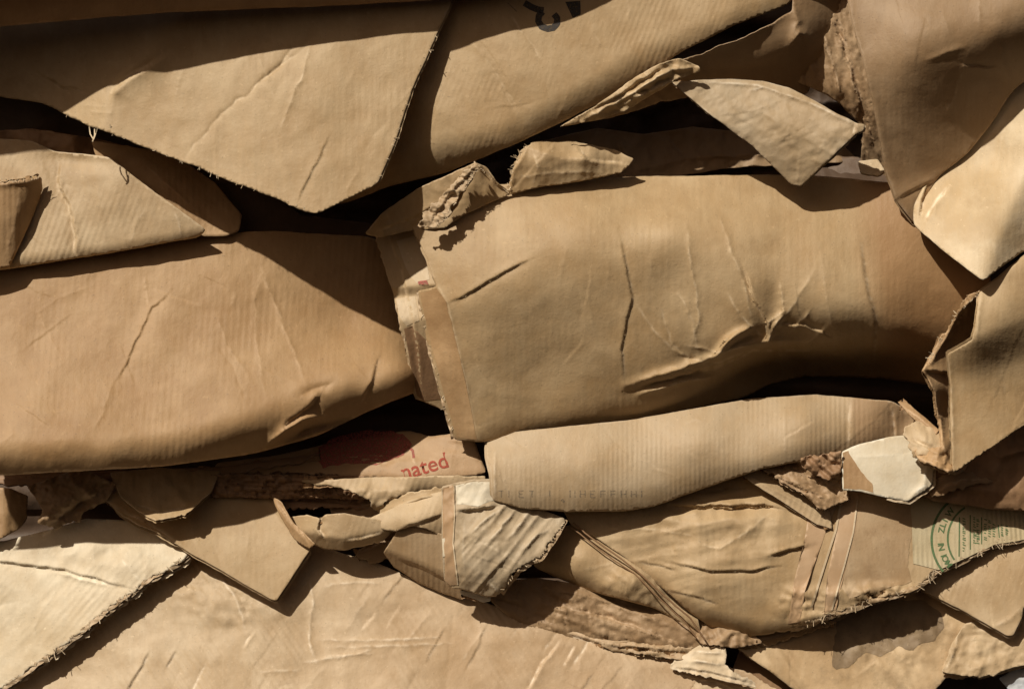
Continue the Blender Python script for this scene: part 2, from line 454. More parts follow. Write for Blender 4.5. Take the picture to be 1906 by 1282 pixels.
    if core:
        Vb = off(np.arange(len(V2)), T, *shift)
        bn = 0.9 * vnoise(V2[:, 0] / 7, V2[:, 1] / 7, seed + 5)
        Vb[:, 0] += bn * S; Vb[:, 2] += bn * S
        mb = raw_mesh('back_liner', Vb, F[:, ::-1].tolist(), MATS[back or mat], uv)
        link('back_liner', mb, root)
        CV, CF = [], []; nv = 0
        for lp in loops:
            lp = np.array(lp); P = V2[lp]; n = len(lp)
            seg = np.hypot(*(np.roll(P, -1, 0) - P).T); cum = np.concatenate([[0], np.cumsum(seg)]); tot = cum[-1]
            m = int(tot / 2.4); t = np.linspace(0, tot, m, endpoint=False)
            ii = np.clip(np.searchsorted(cum, t, 'right') - 1, 0, n - 1); fr = ((t - cum[ii]) / np.maximum(seg[ii], 1e-6))[:, None]
            a_, b_ = lp[ii], lp[(ii + 1) % n]
            fr3 = fr
            T2 = V2[b_] - V2[a_]; T2 /= np.maximum(np.hypot(T2[:, 0], T2[:, 1]), 1e-6)[:, None]
            inn = np.c_[-T2[:, 1], T2[:, 0]]
            test = P.mean(0)
            # inward side: triangles lie on the right of the loop direction in picture space for this winding
            ph = 0.5 + 0.5 * np.sin(t / flutes * 2 * np.pi + 9 * vnoise(t / 55, t * 0, seed)) * np.clip(.55 + 1.3 * vnoise(t / 38, t * 0 + 7, seed + 2), .1, 1)
            lev = .12 + .76 * ph
            def cv(inward, rec):
                q = V2[a_] + (V2[b_] - V2[a_]) * fr + inn * inward * rec[:, None]
                hh = H(q[:, 0], q[:, 1]); tt = lev * T
                nn = nl[a_]
                return to3d(q[:, 0] - nx_[a_] * tt + shift[0] * lev, q[:, 1] - ny_[a_] * tt + shift[1] * lev, hh - tt / nn)
            rec = 3.2 + 3.4 * np.abs(vnoise(t / 11, t * 0 + 3, seed + 1)) * 2
            s_in = SIGN
            A = cv(s_in, rec); B = cv(s_in, rec + 9)
            CV += [A, B]
            for i in range(m):
                j = (i + 1) % m; CF.append((nv + i, nv + j, nv + m + j, nv + m + i))
            nv += 2 * m
        CV = np.concatenate(CV)
        mc = raw_mesh('fluted_core', CV, CF, MATS[core_mat], np.c_[CV[:, 0], CV[:, 2]] / S / 1000)
        link('fluted_core', mc, root)
    SHEETS[key] = dict(root=root, H=H, hx=hx, T=T)
    return root
SIGN = -1

def decal(key, name, polys, mat, lift=0.5, label=None, jag=0.0):
    """flat ink shapes (lists of closed px outlines or (V,F)) laid on a sheet's own surface as a part of it"""
    s = SHEETS[key]; V, F = [], []
    for p in polys:
        if isinstance(p, tuple): v2, f = np.asarray(p[0], float), p[1]
        else:
            lp = np.asarray(p, float); lp = jitter_poly(np.vstack([lp, lp[:1]]), jag, 4, 5)[:-1] if jag else lp; v2, f = tri_region(lp, 5.0, None, 3); f = f.tolist()
        n = sum(len(a) for a in V)
        V.append(to3d(v2[:, 0], v2[:, 1], s['H'](v2[:, 0], v2[:, 1]) + lift)); F += [tuple(int(i) + n for i in q) for q in f]
    V = np.concatenate(V)
    me = raw_mesh(name, V, F, MATS[mat], np.c_[V[:, 0], V[:, 2]] / S / 1000)
    # make every face look at the camera
    me.calc_loop_triangles()
    bmf = [p for p in me.polygons if p.normal.y > 0]
    for p in bmf: p.flip()
    me.update()
    o = link(name, me, s['root'])
    if label: o['label'] = label
    return o
def stroke(pts, w, step=2.5):
    P = jitter_poly(pts, 0, step); T = np.gradient(P, axis=0); T /= np.maximum(np.hypot(T[:, 0], T[:, 1]), 1e-6)[:, None]
    Nn = np.c_[-T[:, 1], T[:, 0]] * w / 2
    n = len(P); V = np.concatenate([P + Nn, P, P - Nn]); F = []
    for i in range(n - 1):
        F.append((i, i + 1, n + i + 1, n + i)); F.append((n + i, n + i + 1, 2 * n + i + 1, 2 * n + i))
    return (V, F)
def arc(cx, cy, rx, ry, a0, a1, n=24):
    return [(cx + rx * math.cos(math.radians(a0 + (a1 - a0) * k / n)), cy + ry * math.sin(math.radians(a0 + (a1 - a0) * k / n))) for k in range(n + 1)]
def glyphs(text, size, place, bold=.012):
    """text as flat triangles; place(u, v) -> photo px, u right, v up"""
    cu = bpy.data.curves.new('tmp', 'FONT'); cu.body = text; cu.size = size; cu.resolution_u = 6; cu.offset = size * bold
    o = bpy.data.objects.new('tmp', cu); COL.objects.link(o)
    dg = bpy.context.evaluated_depsgraph_get(); me = o.evaluated_get(dg).to_mesh()
    V = [place(v.co.x, v.co.y) for v in me.vertices]; F = [tuple(p.vertices) for p in me.polygons]
    o.evaluated_get(dg).to_mesh_clear(); bpy.data.objects.remove(o); bpy.data.curves.remove(cu)
    return (V, F)

def torn_band(key, line, w_in, w_out, dh, mat, name='torn_ply', seed=1, amp=1.6, sc=9):
    """a ragged lower ply showing beyond a torn edge; line runs with the sheet on its left hand in the picture"""
    s = SHEETS[key]; P = jitter_poly(line, 1.5, 4, seed); T = np.gradient(P, axis=0); T /= np.maximum(np.hypot(T[:, 0], T[:, 1]), 1e-6)[:, None]
    Nn = np.c_[-T[:, 1], T[:, 0]]; t = np.arange(len(P))
    tap = np.clip(np.minimum(t, t[::-1]) / 5, .15, 1)[:, None]
    wo = (w_out * (.75 + 1.1 * vnoise(t / 4.0, t * 0, seed) + .9 * vnoise(t / 1.3, t * 0 + 4, seed)))[:, None] * tap
    loop = np.concatenate([P + Nn * wo, (P - Nn * w_in)[::-1]])
    V2, F = tri_region(loop, 3.2, None, seed)
    if not len(F): return
    a, b, c = V2[F[:, 0]], V2[F[:, 1]], V2[F[:, 2]]; ar = (b[:, 0] - a[:, 0]) * (c[:, 1] - a[:, 1]) - (b[:, 1] - a[:, 1]) * (c[:, 0] - a[:, 0])
    F = np.where((ar > 0)[:, None], F[:, ::-1], F)
    h = s['H'](V2[:, 0], V2[:, 1]) + dh + amp * layers(V2[:, 0], V2[:, 1], sc, seed) - amp * 10 + 1.2 * vnoise(V2[:, 0] / 4, V2[:, 1] / 4, seed)
    me = raw_mesh(name, to3d(V2[:, 0], V2[:, 1], h), F.tolist(), MATS[mat], np.c_[V2[:, 0], -V2[:, 1]] / 1000, wear=np.clip(.2 + 1.2 * vnoise(V2[:, 0] / 6, V2[:, 1] / 6, seed), 0, .8))
    return link(name, me, s['root'])
# ---------------------------------------------------------------- materials in use
kraft('kraft_tan', (.44, .318, .182), flute=.3, ang=0, wave=12, wear=.12)
kraft('kraft_tan_b', (.44, .315, .178), flute=.35, ang=22, wave=10, wear=.1)
kraft('kraft_warm', (.385, .245, .122), var=.12, flute=.3, ang=4, wave=12, wear=.12)
kraft('kraft_grey', (.42, .298, .165), var=.12, flute=.22, ang=0, wave=12, wear=.12)
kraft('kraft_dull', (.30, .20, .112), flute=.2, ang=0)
kraft('kraft_pale', (.56, .45, .31), var=.14, flute=.3, ang=30, wear=.25)
kraft('kraft_pale_rib', (.44, .335, .215), var=.08, flute=.45, ang=0, wave=9)
kraft('kraft_pink', (.54, .42, .28), var=.16, flute=.8, ang=-34, wave=12, wear=.22)
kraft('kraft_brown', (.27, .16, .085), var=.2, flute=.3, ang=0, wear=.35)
kraft('kraft_gap_shade', (.085, .052, .032), var=.3)  # near-black card: the shade of the deep gaps is put into its colour
kraft('kraft_orange', (.40, .255, .13), var=.2, flute=.4, ang=0, wear=.3)
kraft('torn_inside', (.34, .225, .125), var=.25, flute=.6, ang=-8, wave=11, wear=.5)
kraft('white_card', (.66, .60, .48), var=.12, grain=.5)
kraft('grey_card', (.42, .33, .22), var=.08, grain=.7, flute=.2, ang=40)
kraft('stained', (.50, .36, .21), var=.15, wear=.5, stain=((.22, .15, .08), .55, 7))
kraft('red_print', (.42, .28, .16), var=.12, wear=.2)
kraft('core', (.30, .175, .08), var=.3, grain=.5)
kraft('core_pale', (.46, .31, .16), var=.3, grain=.5)
kraft('tape_mat', (.45, .31, .19), var=.08, rough=.55, grain=.4, fine=.5)
kraft('label_mat', (.50, .42, .27), var=.06, flute=.8, ang=0, wave=9, grain=.6)
ink('ink_black', (.035, .03, .028), .97)
ink('ink_red', (.27, .045, .025), .93)
ink('ink_red_field', (.27, .07, .055), .72)
ink('ink_green', (.075, .13, .055), .95)
ink('ink_faint', (.21, .17, .12), .45)

kraft('torn_tan', (.40, .285, .17), var=.15, wear=.6, flute=.5, ang=0, wave=10)

kraft('kraft_cream', (.64, .54, .39), var=.12, flute=.3, ang=40, wave=11, wear=.2)
kraft('kraft_cream2', (.60, .48, .32), var=.14, flute=.2, wear=.3)
kraft('blue_grey', (.42, .46, .52), var=.1)
kraft('kraft_mid', (.46, .34, .205), var=.15, flute=.4, ang=20, wave=11, wear=.3)
kraft('torn_dark', (.25, .175, .10), var=.35, wear=.6, grain=1.5)
kraft('kraft_gap_shade_warm', (.13, .08, .048), var=.25)  # card darkened so the ledge carries the gap's shade in its colour

# ---------------------------------------------------------------- the packed mass behind everything
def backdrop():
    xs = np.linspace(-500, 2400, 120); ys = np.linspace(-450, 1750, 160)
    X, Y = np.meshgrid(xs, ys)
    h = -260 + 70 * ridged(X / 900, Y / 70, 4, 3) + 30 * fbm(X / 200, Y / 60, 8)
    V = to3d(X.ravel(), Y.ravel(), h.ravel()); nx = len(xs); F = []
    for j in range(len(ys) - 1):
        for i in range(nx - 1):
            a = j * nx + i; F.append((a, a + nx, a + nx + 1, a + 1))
    me = raw_mesh('backdrop', V, F, MATS['kraft_gap_shade'], np.c_[X.ravel(), -Y.ravel()] / 1000)
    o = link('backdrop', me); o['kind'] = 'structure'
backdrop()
CARD = 'sheets of cardboard pressed in the bale'

# ================================================================ upper left
sheet('A', 'rolled_cardboard', 'dark rolled cardboard edge overhanging along the top left border', 'cardboard',
      [(-900, -800), (1300, -800), (1200, -170), (960, -20), (820, 0), (640, 10), (300, 24), (130, 38), (-40, 54), (-800, 90)],
      [(-800, -780, 270), (1200, -780, 250), (-800, 0, 262), (-150, -150, 270), (400, -150, 270), (900, -150, 250), (-40, 0, 258), (300, -20, 250), (640, -20, 222), (900, -20, 196)],
      'kraft_brown', [('roll', [(-150, -20), (300, -45), (960, -65)], 45)], r=30, wob=4, group=CARD)
sheet('B', 'box_flap', 'large pointed tan flap hanging down at upper left with a sharp lower corner', 'cardboard flap',
      [(-150, -60), (860, -60), (835, 14), (765, 170), (735, 262), (703, 340), (690, 349, .3), (592, 398, .6), (570, 394, 1.4), (400, 325, 1.4), (168, 236, 1.2), (80, 192), (-60, 172), (-150, 170)],
      [(-150, -60, 90), (400, -60, 105), (860, -60, 122), (835, 14, 130), (765, 170, 150), (703, 340, 176), (592, 398, 182), (400, 325, 150), (168, 236, 112), (0, 175, 92), (200, 60, 108), (450, 150, 135), (600, 250, 160), (300, 200, 122), (60, 100, 100)],
      'kraft_tan', [('sas', [(205, 192), (212, 170), (240, 145), (300, 110)], 6, 16, 2), ('bend', [(330, 40), (208, 168), (190, 240)], -.60, 7), ('roll', [(960, 0), (640, 34), (300, 66), (-60, 84)], 62),
                    ('crease', [(575, 78), (540, 110), (470, 165), (400, 225), (340, 300)], -2.2, 3.2, 3), ('crease', [(578, 80), (562, 140), (545, 175), (520, 250)], 2.0, 3, 2),
                    ('crease', [(548, 82), (520, 125), (480, 158)], -3.0, 3, 3), ('sas', [(615, 250), (600, 285), (575, 330), (552, 380)], 1.6, 6, 2), ('crease', [(340, 130), (320, 200)], 1, 6),
                    ('sas', [(60, 130), (110, 160), (160, 170)], -2.5, 9, 3), ('sas', [(90, 145), (135, 175)], -2.5, 6, 3), ('ridge', [(130, 70), (150, 110), (170, 160)], 4, 16),
                    ('crease', [(165, 205), (215, 212)], 1.4, 3), ('crease', [(150, 195), (200, 198)], 1.2, 3), ('bend', [(310, 0), (470, 398)], .05, 60),
                    ('wrinkle', 1.5, 70, 110, (450, 220, 330, 130))],
      shift=(6, -4), rough=.5, wob=7, r=5, group=CARD, T=4.5, camp=1.6)
for i, (x0, y0, p) in enumerate([(166, 236, [(0, 0), (2, 14), (8, 24), (12, 12)]), (176, 240, [(0, 0), (0, 12), (-4, 24)]), (205, 232, [(0, 0), (1, 14)])]):
    V2, F = stroke([(x0 + a, y0 + b) for a, b in p], 2.2)
    V = to3d(V2[:, 0], V2[:, 1], SHEETS['B']['H'](V2[:, 0], V2[:, 1]) + 2 + 3 * np.sin(V2[:, 1] / 5))
    link('paper_fibre', raw_mesh('paper_fibre', V, F, MATS['kraft_pale'], V2 / 1000), SHEETS['B']['root'])
sheet('C', 'flattened_carton', 'long tan panel at top centre bearing a black printed character, curling under below', 'cardboard panel',
      [(560, -90), (1620, -90), (1500, -20), (1470, 8), (1380, 42), (1258, 102), (1200, 148), (1050, 226), (960, 268), (830, 322), (730, 345), (640, 380), (560, 380)],
      [(560, -90, 60), (1000, -90, 110), (1500, -90, 110), (700, 100, 78), (640, 350, 50), (820, 240, 98), (900, 100, 112), (1000, 60, 120), (1200, 60, 128), (1300, 20, 128), (1440, 0, 120), (1030, 180, 122), (830, 50, 96), (760, 300, 80)],
      'kraft_tan_b', [('roll', [(560, 300), (700, 285), (818, 252), (930, 222), (1040, 172), (1180, 88), (1300, 40), (1480, -40)], 62),
                      ('crease', [(950, 25), (970, 60), (990, 85), (1010, 110)], -2.2, 3, 2), ('crease', [(900, 100), (925, 140), (950, 180), (965, 205)], -1.6, 4, 2), ('bend', [(822, 20), (812, 180), (822, 262)], -.06, 8),
                      ('crease', [(875, 75), (905, 110)], 1.2, 5), ('crease', [(1100, 50), (1125, 90)], 1, 4), ('sas', [(930, 160), (955, 205)], 1.2, 5)],
      shift=(0, 2), rough=.6, wob=7, camp=1.4, r=24, group=CARD)
decal('C', 'printed_character', [stroke([(976, 6), (990, 14), (1000, 18), (1012, 20)], 12), stroke([(1012, 16)] + arc(1019, 36, 17, 17, -118, -232, 6)[1:] if False else
      [(1010, 22), (1003, 30), (1002, 40), (1008, 50), (1019, 54), (1030, 52), (1037, 44), (1037, 34), (1031, 27)], 12)], 'ink_black')
decal('C', 'printed_character', [[(1052, 4), (1080, 2), (1081, 27), (1066, 34)]], 'ink_black')
decal('C', 'printed_stroke', [stroke([(945, 6), (962, 22)], 2)], 'ink_faint')
# sheets seen in the dark below the flap
sheet('L1', 'cardboard_sheet', 'dim brown sheet deep in the black gap under the left end of the big flap', 'cardboard',
      [(-120, 250), (60, 240), (180, 258), (300, 290), (340, 340), (100, 350), (-120, 350)],
      [(-120, 250, -30), (60, 240, -20), (180, 260, -30), (300, 300, -40), (60, 345, -10), (-100, 340, -10), (300, 340, -40)], 'kraft_brown', [('crumple', 8, 40)], wob=10, group=CARD)
sheet('I2', 'cardboard_strip', 'narrow brown strip slanting down to the right behind the pale left sheet', 'cardboard strip',
      [(170, 262), (320, 285), (400, 340), (450, 400), (446, 430), (420, 440), (300, 440), (190, 330)],
      [(200, 280, 28), (320, 290, 6), (450, 400, -8), (440, 432, 6), (300, 430, 20), (300, 350, 22), (190, 330, 20)], 'kraft_orange', [('crease', [(260, 300), (330, 360), (400, 425)], 2, 5), ('wrinkle', 3, 26, 40)], wob=5, group=CARD)
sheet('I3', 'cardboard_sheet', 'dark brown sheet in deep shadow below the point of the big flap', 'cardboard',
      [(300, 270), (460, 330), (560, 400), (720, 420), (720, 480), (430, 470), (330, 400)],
      [(300, 270, -40), (560, 400, -60), (720, 450, -90), (430, 470, -70), (400, 350, -40)], 'kraft_gap_shade', [('crease', [(390, 330), (430, 390), (440, 430)], 5, 5)], wob=8, group=CARD)
sheet('I', 'cardboard_sheet', 'pale tan sheet at left edge with fine cracks, above the wide warm brown panel', 'cardboard',
      [(-120, 250), (60, 262), (100, 282), (205, 292), (232, 315), (285, 355), (330, 388), (385, 428), (372, 441), (200, 472), (10, 502), (-120, 520)],
      [(-120, 250, 0), (100, 285, 18), (205, 293, 34), (330, 388, 46), (385, 430, 44), (200, 470, 46), (10, 500, 44), (-120, 515, 44), (60, 400, 32), (200, 370, 44), (100, 330, 26)],
      'kraft_mid', [('sas', [(108, 300), (112, 350), (135, 400), (145, 485)], -4.5, 8, 3), ('crease', [(325, 390), (335, 420), (338, 440)], 2, 3, 2),
                     ('crease', [(270, 385), (250, 425), (240, 455)], 1.4, 3, 2), ('crease', [(180, 350), (200, 410)], 1.0, 6, 3), ('roll', [(-20, 480), (200, 452), (385, 418)], 24), ('roll', [(400, 430), (205, 278)], 1e6),
                     ('dent', (150, 300, 60, 16, 5), -9), ('wrinkle', 2, 36, 75)],
      wob=6, r=8, group=CARD, core=False, camp=1.5)
sheet('J', 'curled_flap', 'small orange curled flap with a white torn top rim at the far left edge', 'cardboard flap',
      [(-120, 338), (8, 338, 2.8), (78, 330, 1), (80, 352), (62, 400), (40, 450), (18, 498), (-120, 510)],
      [(-120, 340, 80), (8, 338, 84), (78, 332, 60), (60, 400, 52), (18, 495, 50), (30, 400, 72), (-100, 500, 70), (0, 430, 72)],
      'kraft_orange', [('roll', [(8, 510), (52, 320)], 30), ('crease', [(40, 345), (30, 400), (10, 480)], 2, 4), ('ridge', [(-20, 342), (30, 342), (76, 336)], 6, 6)], wob=3, shift=(0, -6), core_mat='core_pale', group=CARD)

# ================================================================ left middle
sheet('K', 'flattened_carton', 'wide warm brown box panel bulging at left middle with a long diagonal crack', 'cardboard panel',
      [(-120, 470), (250, 440), (500, 430), (690, 440), (780, 480), (800, 600), (800, 720), (700, 758), (590, 812), (470, 845), (300, 868), (10, 884), (-120, 890)],
      [(-120, 480, -2), (200, 470, 2), (450, 460, -2), (690, 450, -50), (780, 500, -90), (800, 700, -70), (-120, 650, 38), (200, 640, 42), (450, 620, 38), (640, 600, -14), (-120, 800, 106), (200, 800, 106), (420, 770, 92), (560, 720, 72), (640, 700, 58), (700, 690, 40), (770, 700, 4)],
      'kraft_warm', [('roll', [(-120, 818), (200, 810), (330, 795), (470, 755), (570, 712), (660, 690), (760, 680)], 44),
                     ('sas', [(318, 540), (285, 572), (262, 612), (245, 652), (210, 720)], 2.0, 6, 3), ('crease', [(208, 722), (190, 770), (176, 798)], 1.4, 4, 2), ('crease', [(270, 515), (276, 572)], 1.8, 5, 1), ('crease', [(285, 572), (240, 660)], 1.6, 2.5, 2),
                     ('crease', [(485, 492), (498, 535), (525, 600), (545, 650), (562, 700), (575, 722)], 2.0, 3.2, 2.5), ('crease', [(488, 505), (474, 560), (478, 640), (486, 705), (495, 740)], 1.3, 3.4, 2), ('crease', [(400, 575), (422, 640), (470, 712)], 1.1, 3, 2),
                     ('crease', [(440, 545), (425, 580)], 1, 3, 1), ('crease', [(60, 585), (130, 545), (180, 530)], .8, 3), ('crease', [(80, 770), (130, 762)], .8, 3),
                     ('ridge', [(495, 832), (530, 800), (560, 782), (600, 772)], 17, 9, 2), ('ridge', [(515, 836), (580, 808), (640, 790), (700, 768)], 15, 7, 2), ('ridge', [(560, 818), (610, 805)], 8, 6, 2), ('sas', [(520, 800), (570, 760), (600, 728)], -5, 14, 2),
                     ('sas', [(705, 662), (692, 710), (670, 752)], 3.0, 9, 1.5), ('ridge', [(560, 735), (620, 712)], -5, 10),
                     ('bend', [(600, 430), (700, 560), (720, 760)], 0, 40)],
      r=30, wob=7, group=CARD, camp=1.5)

# ================================================================ the dark gap and crumpled band at centre
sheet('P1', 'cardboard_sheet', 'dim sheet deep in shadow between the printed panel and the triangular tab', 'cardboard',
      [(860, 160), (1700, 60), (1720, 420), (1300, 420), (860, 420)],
      [(860, 160, -170), (1700, 60, -150), (1700, 400, -120), (1300, 400, -150), (860, 420, -150), (1200, 260, -180)], 'kraft_gap_shade', [('crumple', 16, 70), ('bend', [(900, 300), (1600, 250)], .5, 12)], wob=14, group=CARD)
sheet('P2', 'cardboard_sheet', 'low brown ledge running left to right behind the tip of the grey triangular tab', 'cardboard',
      [(1120, 315), (1260, 296), (1400, 290), (1600, 292), (1640, 300), (1660, 360), (1400, 360), (1130, 360)],
      [(1120, 300, -130), (1400, 255, -120), (1640, 300, -70), (1400, 360, -90), (1130, 360, -100), (1650, 355, -50)], 'kraft_gap_shade_warm', [('wrinkle', 4, 22, 2)], wob=6, group=CARD)
sheet('P3', 'folded_sheet', 'dim folded brown sheet in the gap right of the zigzag band', 'cardboard',
      [(1010, 262), (1110, 238), (1200, 250), (1290, 236), (1420, 250), (1560, 262), (1600, 300), (1480, 306, 1), (1360, 312, 1), (1250, 330, 1), (1150, 338, 1), (1080, 330)],
      [(1010, 262, -30), (1110, 240, -60), (1290, 238, -110), (1560, 262, -110), (1480, 306, -70), (1250, 330, -44), (1150, 338, -20), (1080, 330, -10), (1200, 290, -60), (1360, 280, -84)],
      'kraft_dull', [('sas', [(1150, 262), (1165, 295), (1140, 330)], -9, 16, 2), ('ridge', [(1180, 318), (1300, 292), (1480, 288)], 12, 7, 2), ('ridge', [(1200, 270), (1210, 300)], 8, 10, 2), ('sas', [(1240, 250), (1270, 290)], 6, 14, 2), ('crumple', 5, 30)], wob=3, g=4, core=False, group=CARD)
sheet('O', 'torn_strip', 'crumpled zigzag band of torn card wedged above the central panel', 'cardboard strip',
      [(680, 434, 1.2), (712, 396, .8), (775, 352, .8), (885, 303, .8), (906, 312, .8), (925, 340, 1.6), (946, 356, 2.2), (953, 320, 2.2), (968, 282, 2), (988, 264, 1.2), (1060, 262, 1), (1150, 280, 1.2), (1180, 296, 1.5), (1158, 322, 1.2), (1080, 338, .8), (1010, 348, .8), (950, 362), (905, 380), (862, 402), (830, 425), (770, 428), (705, 444, 1.5)],
      [(680, 434, 50), (712, 396, 70), (775, 352, 84), (885, 303, 104), (868, 345, 98), (830, 425, 76), (770, 428, 58), (906, 312, 94), (925, 340, 80), (946, 356, 76), (905, 380, 74), (958, 330, 84), (968, 282, 92), (988, 266, 84), (1010, 300, 96), (1010, 348, 78), (1060, 262, 62), (1080, 335, 72), (1150, 280, 46), (1178, 298, 46), (1158, 322, 50), (1080, 300, 84)],
      'kraft_tan', [('sas', [(887, 304), (850, 365), (812, 425)], 7, 14, 1.2), ('sas', [(904, 314), (925, 345), (944, 356)], -6, 9, 1), ('sas', [(946, 354), (956, 315), (980, 272)], 7, 8, 1.5), ('crease', [(990, 270), (1000, 310), (990, 345)], 3, 4, 2),
                     ('ridge', [(985, 275), (1050, 296), (1120, 298)], 7, 12), ('crumple', 2.4, 34), ('sas', [(1070, 272), (1100, 300), (1160, 306)], 5, 8, 2), ('sas', [(700, 430), (770, 405), (830, 372)], -5, 6, 1.5), ('crease', [(960, 330), (1040, 322), (1130, 318)], 3, 3, 2)],
      rough=.8, wob=2, core=False, g=3.6, group=CARD)

sheet('O2', 'torn_strip', 'fluted torn rim of card down the fold at the left end of the zigzag band', 'cardboard strip',
      [(884, 300, 1.2), (893, 310, 2), (872, 336, 2.6), (850, 372, 2.8), (832, 404, 2.8), (808, 424, 2.2), (778, 420, 2.6), (790, 398, 2.6), (815, 372, 2.4), (845, 338, 2.2)],
      [(884, 302, 104), (893, 312, 106), (850, 372, 104), (808, 422, 100), (778, 418, 94), (815, 370, 98), (845, 338, 100)], 'torn_tan', [('wrinkle', 6, 8, 35), ('layers', 2.2, 14), ('sas', [(888, 308), (840, 360), (800, 412)], 7, 6, 2)], g=2.8, wob=1, r=2, core=False, scr=0, group=CARD)

sheet('E', 'crushed_fold', 'crushed brown fold with a bright crumpled ridge, right of the printed top panel', 'cardboard',
      [(1500, -90), (1600, -90), (1560, 60), (1500, 175), (1440, 180), (1290, 178), (1230, 190), (1160, 215), (1100, 226), (1040, 238), (1060, 224), (1100, 200), (1180, 148), (1262, 114), (1300, 102), (1402, 63), (1474, 22), (1488, -90)],
      [(1480, -90, 100), (1590, -90, 60), (1470, 10, 116), (1400, 55, 118), (1262, 108, 108), (1180, 145, 98), (1100, 200, 88), (1050, 230, 76), (1200, 195, 80), (1300, 172, 56), (1450, 170, 46), (1540, 60, 60), (1400, 130, 84), (1500, 60, 100)],
      'kraft_dull', [('ridge', [(1262, 118), (1330, 85), (1400, 60), (1450, 30)], 18, 11, 2), ('ridge', [(1470, 85), (1488, 62), (1504, 68)], 16, 9, 1.5), ('ridge', [(1478, 10), (1486, 40), (1474, 70)], 8, 7),
                      ('bend', [(1250, 135), (1480, 85)], -.35, 14), ('ridge', [(1150, 185), (1210, 150), (1262, 128), (1300, 128)], 17, 9, 3), ('ridge', [(1060, 228), (1130, 208), (1190, 178)], 12, 6, 2), ('sas', [(1100, 205), (1180, 160), (1240, 122)], -6, 10, 3), ('crumple', 4, 34, (1190, 170, 130, 60))],
      wob=4, rough=1.6, g=4.2, core=False, group=CARD)
sheet('D', 'crumpled_strip', 'narrow crumpled pale strip along the lower edge of the printed top panel', 'cardboard strip',
      [(1040, 237, 1), (1100, 203, 1.2), (1178, 148, 1.4), (1225, 120, 1.4), (1262, 109, 1.2), (1302, 122, 1.4), (1304, 133, 1.2), (1262, 146, 1.4), (1215, 176, 1.4), (1160, 209, 1.2), (1105, 226, 1)],
      [(1040, 236, 96), (1100, 205, 112), (1178, 150, 124), (1262, 112, 128), (1304, 126, 118), (1262, 145, 116), (1215, 175, 110), (1105, 225, 100), (1200, 155, 130)],
      'kraft_tan', [('ridge', [(1075, 224), (1140, 195), (1200, 160), (1250, 130), (1300, 124)], 13, 6, 2.5), ('ridge', [(1150, 200), (1215, 168), (1270, 142)], 11, 5, 2.5), ('sas', [(1100, 208), (1180, 158), (1240, 124)], -9, 7, 2.5), ('crease', [(1120, 200), (1190, 164), (1236, 140)], 5, 3, 2), ('crumple', 5, 22)], wob=2, g=3.4, core=False, group=CARD)
sheet('F', 'torn_strip', 'rough torn brown strip along the left edge of the large top right sheet', 'cardboard strip',
      [(1488, -90), (1620, -90), (1640, 120), (1690, 330), (1660, 350), (1610, 345), (1600, 330), (1606, 240), (1560, 190), (1480, 150), (1500, 90), (1508, 40)],
      [(1488, -90, 30), (1620, -90, 50), (1640, 120, 40), (1690, 330, 30), (1600, 335, 0), (1560, 190, 24), (1480, 150, 16), (1508, 40, 36), (1560, 80, 42)],
      'torn_inside', [('ridge', [(1520, 40), (1545, 100), (1565, 170)], 9, 6, 3), ('ridge', [(1555, 20), (1580, 100), (1600, 190)], 7, 5, 2), ('sas', [(1545, 20), (1570, 90), (1596, 170), (1606, 240)], 7, 9, 3), ('layers', 1.4, 9, 74), ('bend', [(1480, 150), (1600, 180)], -.6, 10)],
      wob=4, rough=1.5, g=4.2, group=CARD)
sheet('Q', 'torn_scrap', 'tiny pale scrap in the dark gap left of the large folded sheet', 'cardboard scrap',
      [(1597, 300), (1634, 296), (1648, 318), (1636, 328), (1602, 322)], [(1597, 300, 50), (1634, 296, 50), (1648, 318, 62), (1636, 328, 66), (1602, 322, 64)], 'kraft_pale', wob=1, g=4, group=CARD)
sheet('G', 'triangular_tab', 'grey tan triangular tab with a blunt tip hanging over the dark gap at upper right', 'cardboard flap',
      [(1250, 153, .5), (1300, 149), (1360, 147), (1420, 151), (1470, 164), (1510, 184), (1560, 212), (1596, 230), (1610, 232), (1606, 243), (1592, 250), (1490, 347, .4), (1472, 343, .6), (1400, 272, .6), (1320, 212, .5)],
      [(1250, 153, 100), (1320, 150, 88), (1420, 151, 78), (1510, 184, 76), (1608, 236, 78), (1485, 345, 72), (1400, 272, 96), (1320, 212, 108), (1450, 230, 100), (1530, 250, 92), (1400, 190, 98)],
      'grey_card', [('bend', [(1400, 280), (1375, 140)], .28, 10), ('crease', [(1390, 170), (1420, 165), (1440, 162)], 3, 3, 2), ('crumple', 1.5, 26), ('wrinkle', .9, 9, -20), ('ridge', [(1300, 152), (1410, 158), (1510, 192), (1600, 236)], 5, 6, 1), ('sas', [(1594, 228), (1590, 250)], -3, 5, .5), ('wrinkle', 2, 24, 35)],
      wob=4, shift=(3, 3), group=CARD, g=3.6, scr=16, camp=1.2)

